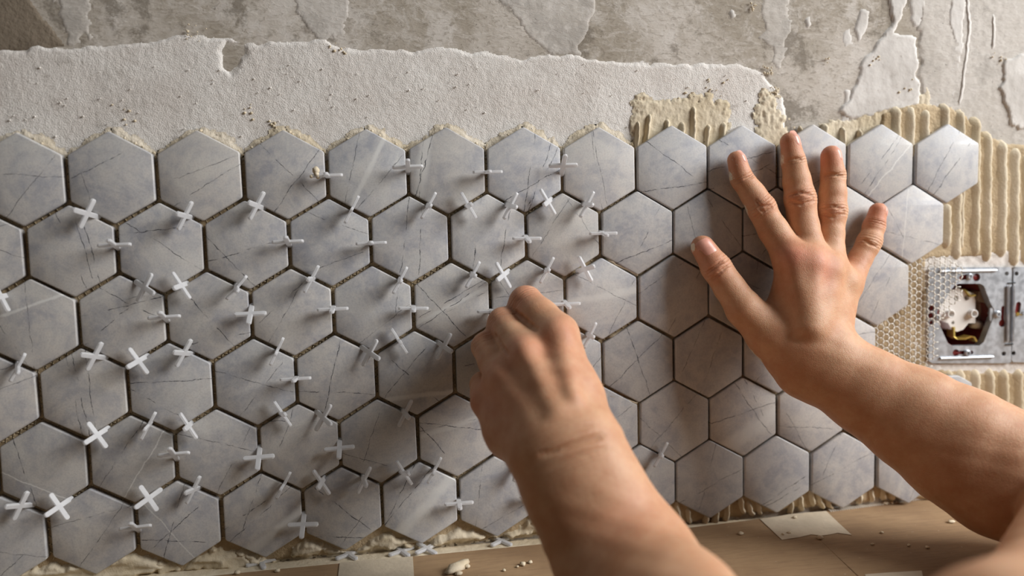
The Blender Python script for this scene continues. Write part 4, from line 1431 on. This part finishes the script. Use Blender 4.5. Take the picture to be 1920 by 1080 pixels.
def build_mesh(limb, name, vox, parent, bounds=None):
    prims = limb.palm + [x for f in limb.fingers for x in f] + [x[:4] for x in limb.add]
    lo = np.min([np.minimum(a - ra, b - rb) for a, b, ra, rb in prims], 0) - 0.012
    hi = np.max([np.maximum(a + ra, b + rb) for a, b, ra, rb in prims], 0) + 0.012
    cs = vox * 5
    n = np.ceil((hi - lo) / cs).astype(int) + 1
    g = np.stack(np.meshgrid(*[np.arange(k) for k in n], indexing='ij'), -1).reshape(-1, 3)
    d = limb.sdf(lo + (g + 0.5) * cs - 0.5 * vox, False)
    act = np.abs(d) < cs * 0.87 + 2.5 * vox
    full = np.where(d.reshape(n) < 0, -0.004, 0.004).astype(np.float32)
    full = full.repeat(5, 0).repeat(5, 1).repeat(5, 2)
    off = np.stack(np.meshgrid(np.arange(5), np.arange(5), np.arange(5), indexing='ij'), -1).reshape(-1, 3)
    cells = g[act]
    for i in range(0, len(cells), 4000):
        idx = (cells[i:i + 4000, None, :] * 5 + off[None]).reshape(-1, 3)
        v = limb.sdf(lo + idx * vox, False)
        full[idx[:, 0], idx[:, 1], idx[:, 2]] = v
    full = np.clip(full, -0.004, 0.004)
    grid = vdb.FloatGrid(0.004)
    grid.copyFromArray(np.ascontiguousarray(full), tolerance=0)
    V, Q = grid.convertToQuads(isovalue=0.0)
    V = lo + np.asarray(V) * vox
    Q = np.asarray(Q).astype(np.int64)
    # one linear subdivision, then pull every vertex on to the exact surface
    E = np.sort(np.concatenate([Q[:, [0, 1]], Q[:, [1, 2]], Q[:, [2, 3]], Q[:, [3, 0]]]), 1)
    Eu, inv = np.unique(E[:, 0] * len(V) + E[:, 1], return_inverse=True)
    ev = np.stack([Eu // len(V), Eu % len(V)], -1)
    mid = (V[ev[:, 0]] + V[ev[:, 1]]) / 2
    fc = V[Q].mean(1)
    nV, nE, nQ = len(V), len(mid), len(Q)
    inv = inv.reshape(4, nQ)
    VV = np.concatenate([V, mid, fc])
    ci = nV + nE + np.arange(nQ)
    e = [nV + inv[k] for k in range(4)]
    F = np.concatenate([np.stack([Q[:, k], e[k], ci, e[(k + 3) % 4]], -1) for k in range(4)])
    for it in range(3):
        fine = it > 0
        for i in range(0, len(VV), 60000):
            P = VV[i:i + 60000]
            h = 0.0004
            d0 = limb.sdf(P, fine)
            gx = np.stack([limb.sdf(P + np.eye(3)[k] * h, fine) - d0 for k in range(3)], -1) / h
            l2 = np.maximum((gx * gx).sum(1), 0.15)
            VV[i:i + 60000] = P - gx * np.clip(d0 / l2, -0.002, 0.002)[:, None]
    F = F[:, ::-1]
    me = mesh_np(name, VV, F)
    fl = np.zeros(len(VV))
    for (c, R, am) in limb.fl:
        fl += am * np.exp(-((VV - c) ** 2).sum(1) / R ** 2)
    pa = np.zeros(len(VV))
    for (c, R, am) in limb.ps:
        pa = np.maximum(pa, am * np.exp(-((VV - c) ** 2).sum(1) / R ** 2))
    cs_, cw = np.zeros(len(VV)), np.zeros(len(VV))
    for (c, ax, up, R, am, lat) in limb.crease:
        q = VV - c
        sx_ = q @ ax
        l = np.linalg.norm(q - np.outer(sx_, ax), axis=1)
        w_ = am * np.exp(-(sx_ / R) ** 4) * np.exp(-(l / lat) ** 6) * smooth(-0.001, 0.005, q @ up)
        cs_ = np.where(w_ > cw, sx_, cs_)
        cw = np.maximum(cw, w_)
    for nm, arr in (("crease_s", cs_), ("crease_w", cw), ("flush", np.clip(fl, 0, 1)), ("paste", pa)):
        at = me.attributes.new(nm, 'FLOAT', 'POINT')
        at.data.foreach_set("value", arr.astype(np.float32))
    print(name, len(VV), "verts", "lowest over counter", VV[VV[:, 1] > -0.59][:, 2].min())
    return link(name, me, M_SKIN, parent)


def groove(L, pix, rad, sink, k=0.0012):
    """a crease pressed into the skin along a line of pixels found on the limb's surface"""
    pts = []
    dense = [pix[0]]
    for p, q in zip(pix[:-1], pix[1:]):
        n = max(1, int(math.hypot(q[0] - p[0], q[1] - p[1]) / 9))
        dense += [(p[0] + (q[0] - p[0]) * i / n, p[1] + (q[1] - p[1]) * i / n) for i in range(1, n + 1)]
    for px, py in dense:
        d = ray(px, py)
        d = d / np.linalg.norm(d)
        q = CAM + d * 0.2
        for it in range(60):
            q = q + d * max(-0.002, float(L.sdf(q[None], False)[0])) * 0.9
        pts.append(q - d * (rad - sink * math.sin(math.pi * (len(pts) + 0.6) / (len(dense) + 0.2)) ** 0.7))
    for i, (a, b) in enumerate(zip(pts[:-1], pts[1:])):
        L.cut.append((a, b, rad, rad, k))


def wrinkle(L, px, py, h, to, up, amps, gap, w, lat):
    """creases across a finger: at pixel, along the direction to another joint"""
    c = U(px, py, h * .001)
    ax = U(*to[:2], to[2] * .001) - c
    ax = ax / np.linalg.norm(ax)
    up = np.array(up, float)
    up = up - ax * (up @ ax)
    up /= np.linalg.norm(up)
    n = len(amps)
    L.crease.append((c, ax, up, gap * n * 0.5, 1.0, 0.014) if n > 1 else (c, ax, up, 0.006, 0.8, 0.030))
    for k, am in enumerate(amps):
        L.wr.append((c + ax * (k - (n - 1) / 2) * gap, ax, up, w, lat, am))


def flush(L, px, py, h, R, am):
    L.fl.append((U(px, py, h * .001), R, am))


def limb_band(L, pts, flat=0.30):
    """forearm: three side by side chains so the cross-section is an oval; pts are (px, py, h mm, half width px)"""
    q = [PT(*p) for p in pts]
    for i in range(len(q) - 1):
        (a, ra), (b, rb) = q[i], q[i + 1]
        ax = (b - a) / np.linalg.norm(b - a)
        vw = (a - CAM) / np.linalg.norm(a - CAM)
        sd0 = np.cross(ax, vw)
        sd0 /= np.linalg.norm(sd0)
        for k in (-1, 0, 1):
            L.palm.append((a + sd0 * k * flat * ra, b + sd0 * k * flat * rb, ra * (1 - flat), rb * (1 - flat)))


person = empty("person", U(1900, 1200, 0.2))
tag(person, "person with bare arms, one hand flat on the tiles, the other curled over a joint", "person")

# hand pressed flat on the tiles
A = Limb()
FI = {"index": [(1381, 301, 9, 17.5), (1391, 335, 10, 21), (1411, 363, 12, 23), (1427, 390, 14, 25.5), (1449, 430, 18, 27), (1486, 488, 26, 32)],
      "middle": [(1481, 266, 9, 18), (1488, 302, 10, 21.5), (1494, 340, 12, 25), (1500, 372, 14, 28), (1506, 425, 18, 28), (1522, 492, 28, 32)],
      "ring": [(1558, 292, 9, 18.5), (1562, 330, 10, 22), (1561, 365, 12, 24.5), (1561, 396, 14, 26), (1557, 440, 18, 24.5), (1555, 505, 26, 31)],
      "little": [(1646, 397, 8, 16.5), (1639, 424, 9, 19.5), (1631, 452, 11, 21), (1613, 485, 15, 21.5), (1588, 532, 22, 27)],
      "thumb": [(1317, 463, 10, 21.5), (1343, 502, 14, 27.5), (1366, 537, 19, 28.5), (1396, 580, 26, 34), (1446, 628, 31, 43)]}
for k_, pts in FI.items():
    A.fingers.append(A.chain(pts))
A.palm += A.chain([(1486, 488, 25, 32), (1502, 650, 40, 42)])
A.palm += A.chain([(1522, 492, 27, 32), (1520, 655, 42, 44)])
A.palm += A.chain([(1555, 505, 25, 31), (1538, 650, 40, 42)])
A.palm += A.chain([(1584, 534, 21, 28), (1548, 640, 36, 40)])
A.palm += A.chain([(1446, 628, 30, 42), (1500, 700, 38, 44)])
A.palm += A.chain([(1455, 610, 24, 34), (1488, 540, 22, 26)])
limb_band(A, [(1540, 672, 42, 60), (1560, 694, 44, 65), (1625, 734, 54, 73), (1710, 782, 68, 89), (1799, 838, 84, 106), (1884, 889, 98, 114), (1990, 950, 112, 106)])
limb_band(A, [(1990, 950, 112, 100), (2040, 975, 145, 88), (2020, 1205, 266, 170), (1925, 1288, 312, 215)], 0.1)
# knuckles, tendons
for (px, py, h, r) in [(1487, 482, 35, 21), (1524, 488, 38, 21), (1556, 500, 35, 19), (1588, 528, 30, 17)]:
    p, rm = PT(px, py, h - 1, r)
    A.add.append((p, p + np.array([0.0001, 0, 0]), rm, rm, 0.010))
for (a, b) in [((1490, 500, 39, 8), (1512, 610, 52, 8)), ((1526, 505, 42, 9), (1524, 615, 54, 8)), ((1556, 515, 38, 8), (1538, 610, 51, 8))]:
    (p, r1), (q, r2) = PT(*a), PT(*b)
    A.add.append((p, q, r1, r2, 0.012))
dn = (0.1, -1, 0.15)
for nm, (px, py, h), to, w in [("index", (1429, 386, 14), (1411, 363, 12), 1.0), ("middle", (1501, 372, 14), (1494, 340, 12), 1.1),
                               ("ring", (1561, 395, 14), (1561, 365, 12), 1.0), ("little", (1629, 456, 11), (1639, 424, 9), .9), ("thumb", (1343, 502, 14), (1317, 463, 10), 1.1)]:
    wrinkle(A, px, py, h, to, dn, [.00030, .00050, .00030, .00050, .00030], .0021, .00065, .0125 * w)
    p, rm = PT(px, py, h + 3.6, 19 * w)
    A.add.append((p, p + np.array([0.0001, 0, 0]), rm, rm, 0.004))
for (px, py, h), to in [((1396, 332, 10), (1381, 301, 9)), ((1489, 303, 10), (1481, 266, 9)), ((1562, 331, 10), (1558, 292, 9)), ((1640, 421, 9), (1646, 397, 8))]:
    wrinkle(A, px, py, h, to, dn, [.00030, .00040, .00025], .0017, .0005, .010)
for px, py, h, R, am in [(1490, 474, 42, .011, .8), (1536, 490, 44, .012, .55), (1543, 520, 44, .010, .45), (1430, 385, 22, .009, .45), (1502, 372, 24, .010, .45), (1562, 396, 24, .009, .4),
                         (1340, 505, 24, .010, .4), (1381, 300, 12, .012, .65), (1481, 266, 12, .012, .6), (1558, 290, 12, .013, .75), (1647, 395, 10, .014, .85), (1318, 465, 14, .014, .55), (1610, 500, 20, .012, .3),
                         (1450, 520, 30, .02, .2)]:
    flush(A, px, py, h, R, am)
for px, py, h, R, am in [(1292, 464, 11, .0060, 1.0), (1372, 330, 9, .008, .75), (1398, 394, 10, .006, 1.1), (1465, 300, 9, .008, .7), (1413, 655, 24, .010, .9), (1375, 300, 16, .010, .6), (1430, 668, 30, .008, .8),
                         (1470, 640, 60, .030, .45), (1400, 560, 40, .02, .45)]:
    A.ps.append((U(px, py, h * .001), R, am))

# hand curled at the joint, knuckles to the viewer
B = Limb()
FB = [[(1043, 630, 62, 41), (1013, 597, 46, 37), (986, 567, 30, 31), (996, 592, 14, 25), (1008, 622, 10, 20)],
      [(985, 666, 68, 38), (964, 636, 51, 32.5), (943, 606, 33, 29), (965, 632, 16, 23), (986, 652, 14, 19)],
      [(946, 712, 68, 36), (927, 680, 51, 29.5), (911, 650, 35, 27), (934, 676, 20, 22), (956, 694, 22, 18)],
      [(916, 752, 60, 31), (908, 738, 50, 26), (904, 720, 38, 22), (925, 728, 26, 19), (945, 730, 30, 16)],
      [(1088, 770, 88, 36), (1082, 705, 62, 32), (1050, 655, 28, 27), (1024, 628, 12, 22)]]
for f in FB:
    B.fingers.append(B.chain(f))
B.palm += B.chain([(1043, 630, 62, 41), (1068, 740, 90, 52), (1088, 815, 106, 56)])
B.palm += B.chain([(985, 666, 68, 38), (1060, 815, 112, 58)])
B.palm += B.chain([(946, 712, 68, 36), (1024, 828, 110, 56)])
B.palm += B.chain([(916, 752, 60, 31), (958, 810, 82, 42), (1000, 845, 104, 50)])
B.palm += B.chain([(1088, 770, 88, 40), (1100, 830, 108, 50)])
limb_band(B, [(1066, 850, 112, 96), (1080, 893, 116, 98), (1103, 934, 120, 100), (1135, 995, 126, 108), (1177, 1068, 138, 126), (1250, 1165, 190, 140), (1340, 1290, 260, 175)])
limb_band(B, [(1340, 1290, 255, 175), (1490, 1440, 305, 225), (1640, 1540, 335, 240)], 0.1)
B.kf = 0.005
for (px, py, h, r) in [(1046, 624, 73, 22), (984, 660, 76, 19), (944, 708, 75, 16)]:
    p, rm = PT(px, py, h, r)
    B.add.append((p, p + np.array([0.0001, 0, 0]), rm, rm, 0.010))
for (a, b) in [((1050, 640, 79, 9), (1072, 745, 115, 8)), ((984, 662, 83, 9), (1040, 770, 117, 8)), ((946, 715, 79, 8), (1000, 790, 111, 8))]:
    (p, r1), (q, r2) = PT(*a), PT(*b)
    B.add.append((p, q, r1, r2, 0.010))
# wrist creases and lines over the bent finger joints
wu = (-.2, -1, .3)
for (px, py, h, to, am, w, lat) in [(1080, 838, 130, (1060, 790, 120), .0011, .0016, .022), (1070, 815, 128, (1050, 770, 118), .0005, .0012, .02), (1092, 862, 134, (1075, 820, 124), .0005, .0012, .02)]:
    wrinkle(B, px, py, h, to, wu, [am], .003, w, lat)
for (px, py, h, to) in [((985), 566, 34, (1012, 597, 46)), (944, 604, 36, (965, 636, 52)), (912, 648, 38, (928, 680, 52))]:
    wrinkle(B, px, py, h, to, (-.3, -.8, .7), [.0002, .0003, .0002], .0028, .0006, .012)
for px, py, h, R, am in [(1046, 622, 78, .013, .4), (980, 656, 82, .012, .45), (942, 704, 80, .012, .25), (985, 560, 36, .012, .5), (938, 598, 38, .011, .35), (905, 645, 40, .010, .3), (910, 745, 62, .018, .55), (985, 575, 20, .012, .5),
                         (1075, 700, 95, .02, .25), (950, 790, 92, .025, .3), (1190, 990, 150, .018, .35)]:
    flush(B, px, py, h, R, am)

B.palm += B.chain([(966, 586, 29, 17), (1006, 618, 47, 22)])
B.palm += B.chain([(924, 626, 30, 15), (950, 664, 49, 20)])
gr = [([(966, 586), (985, 602), (1004, 617)], .0018, .0007), ([(928, 629), (942, 652), (950, 664)], .0016, .0007),
      ([(1012, 851), (1032, 848), (1057, 841), (1089, 831), (1127, 821)], .0020, .0004)]
for pix, r_, k_ in gr:
    groove(B, pix, r_, k_)
ga = [([(1417, 376), (1427, 388), (1444, 384)], .0010, .0006), ([(1419, 388), (1431, 398), (1448, 390)], .0010, .0005), ([(1480, 366), (1500, 360), (1524, 366)], .0010, .0005),
      ([(1480, 378), (1502, 384), (1526, 376)], .0010, .0006), ([(1540, 392), (1562, 386), (1582, 392)], .0010, .0005), ([(1542, 402), (1563, 408), (1583, 401)], .0010, .0005),
      ([(1621, 450), (1632, 458), (1643, 462)], .0009, .0005), ([(1327, 512), (1340, 500), (1354, 490)], .0010, .0006), ([(1336, 524), (1350, 512), (1364, 500)], .0010, .0006),
      ([(1397, 335), (1406, 332), (1412, 329)], .0009, .0004), ([(1480, 300), (1491, 297), (1502, 298)], .0009, .0004), ([(1546, 330), (1562, 327), (1580, 330)], .0009, .0004)]
for pix, r_, k_ in ga:
    groove(A, pix, r_, k_)
B.crease = [(c, ax, up, R, am * 0.55, lat) for (c, ax, up, R, am, lat) in B.crease]
armA = build_mesh(A, "arm", 0.0015, None)
armB = build_mesh(B, "arm", 0.0015, None)


def nail(L, arm, px, py, h, to, up, length, width):
    c = U(px, py, h * .001)
    ax = U(*to[:2], to[2] * .001) - c
    ax /= np.linalg.norm(ax)
    up = np.array(up, float)
    up -= ax * (up @ ax)
    up /= np.linalg.norm(up)
    sd0 = np.cross(ax, up)
    nu, nv = 9, 9
    P = []
    for i in range(nu):
        for j in range(nv):
            u = (i / (nu - 1) - .5) * length
            vmax = width / 2 * math.sqrt(max(0.05, 1 - abs(2 * i / (nu - 1) - 1) ** 3.2 * .8))
            v = (j / (nv - 1) - .5) * 2 * vmax
            P.append(c + ax * u + sd0 * v + up * 0.016)
    P = np.array(P)
    P0 = P.copy()
    for it in range(40):
        P = P - up * np.maximum(L.sdf(P, False), -0.001)[:, None] * .8
    drop = (P0 - P) @ up
    mid_drop = drop[nu * nv // 2]
    P = P0 - up * np.minimum(drop, mid_drop + 0.0035)[:, None]
    ii, jj = np.meshgrid(np.arange(nu), np.arange(nv), indexing='ij')
    edge = np.minimum(np.minimum(ii, nu - 1 - ii), np.minimum(jj, nv - 1 - jj)).ravel()
    lift = np.where(edge == 0, -0.0003, 0.00028)
    P = P + up * lift[:, None]
    q = np.arange(nu * nv).reshape(nu, nv)
    F = np.stack([q[:-1, :-1], q[:-1, 1:], q[1:, 1:], q[1:, :-1]], -1).reshape(-1, 4)
    me = mesh_np("fingernail", P, F)
    o = link("fingernail", me, M_NAIL, arm)
    return o


for px, py, h, to, up, ln, wd in [(1386, 296, 9, (1379, 272, 8), (.55, -1, .2), .0105, .0095), (1485, 262, 9, (1480, 240, 8), (.55, -1, .1), .0125, .0110), (1564, 290, 9, (1560, 262, 8), (.65, -.9, .1), .0125, .0105),
                                  (1651, 394, 8, (1655, 372, 7), (.9, -.8, .2), .0100, .0085), (1320, 466, 12, (1303, 440, 9), (.25, -1, -.12), .0145, .0130)]:
    nail(A, armA, px, py, h, to, up, ln, wd)
for a in (armA, armB):
    a.parent = person
    a.matrix_parent_inverse = Matrix.Translation(-Vector(person.location))
    a["label"] = "bare arm with its hand pressed flat on the tiles" if a is armA else "bare arm with its hand curled around a tile joint"
bpy.context.view_layer.update()
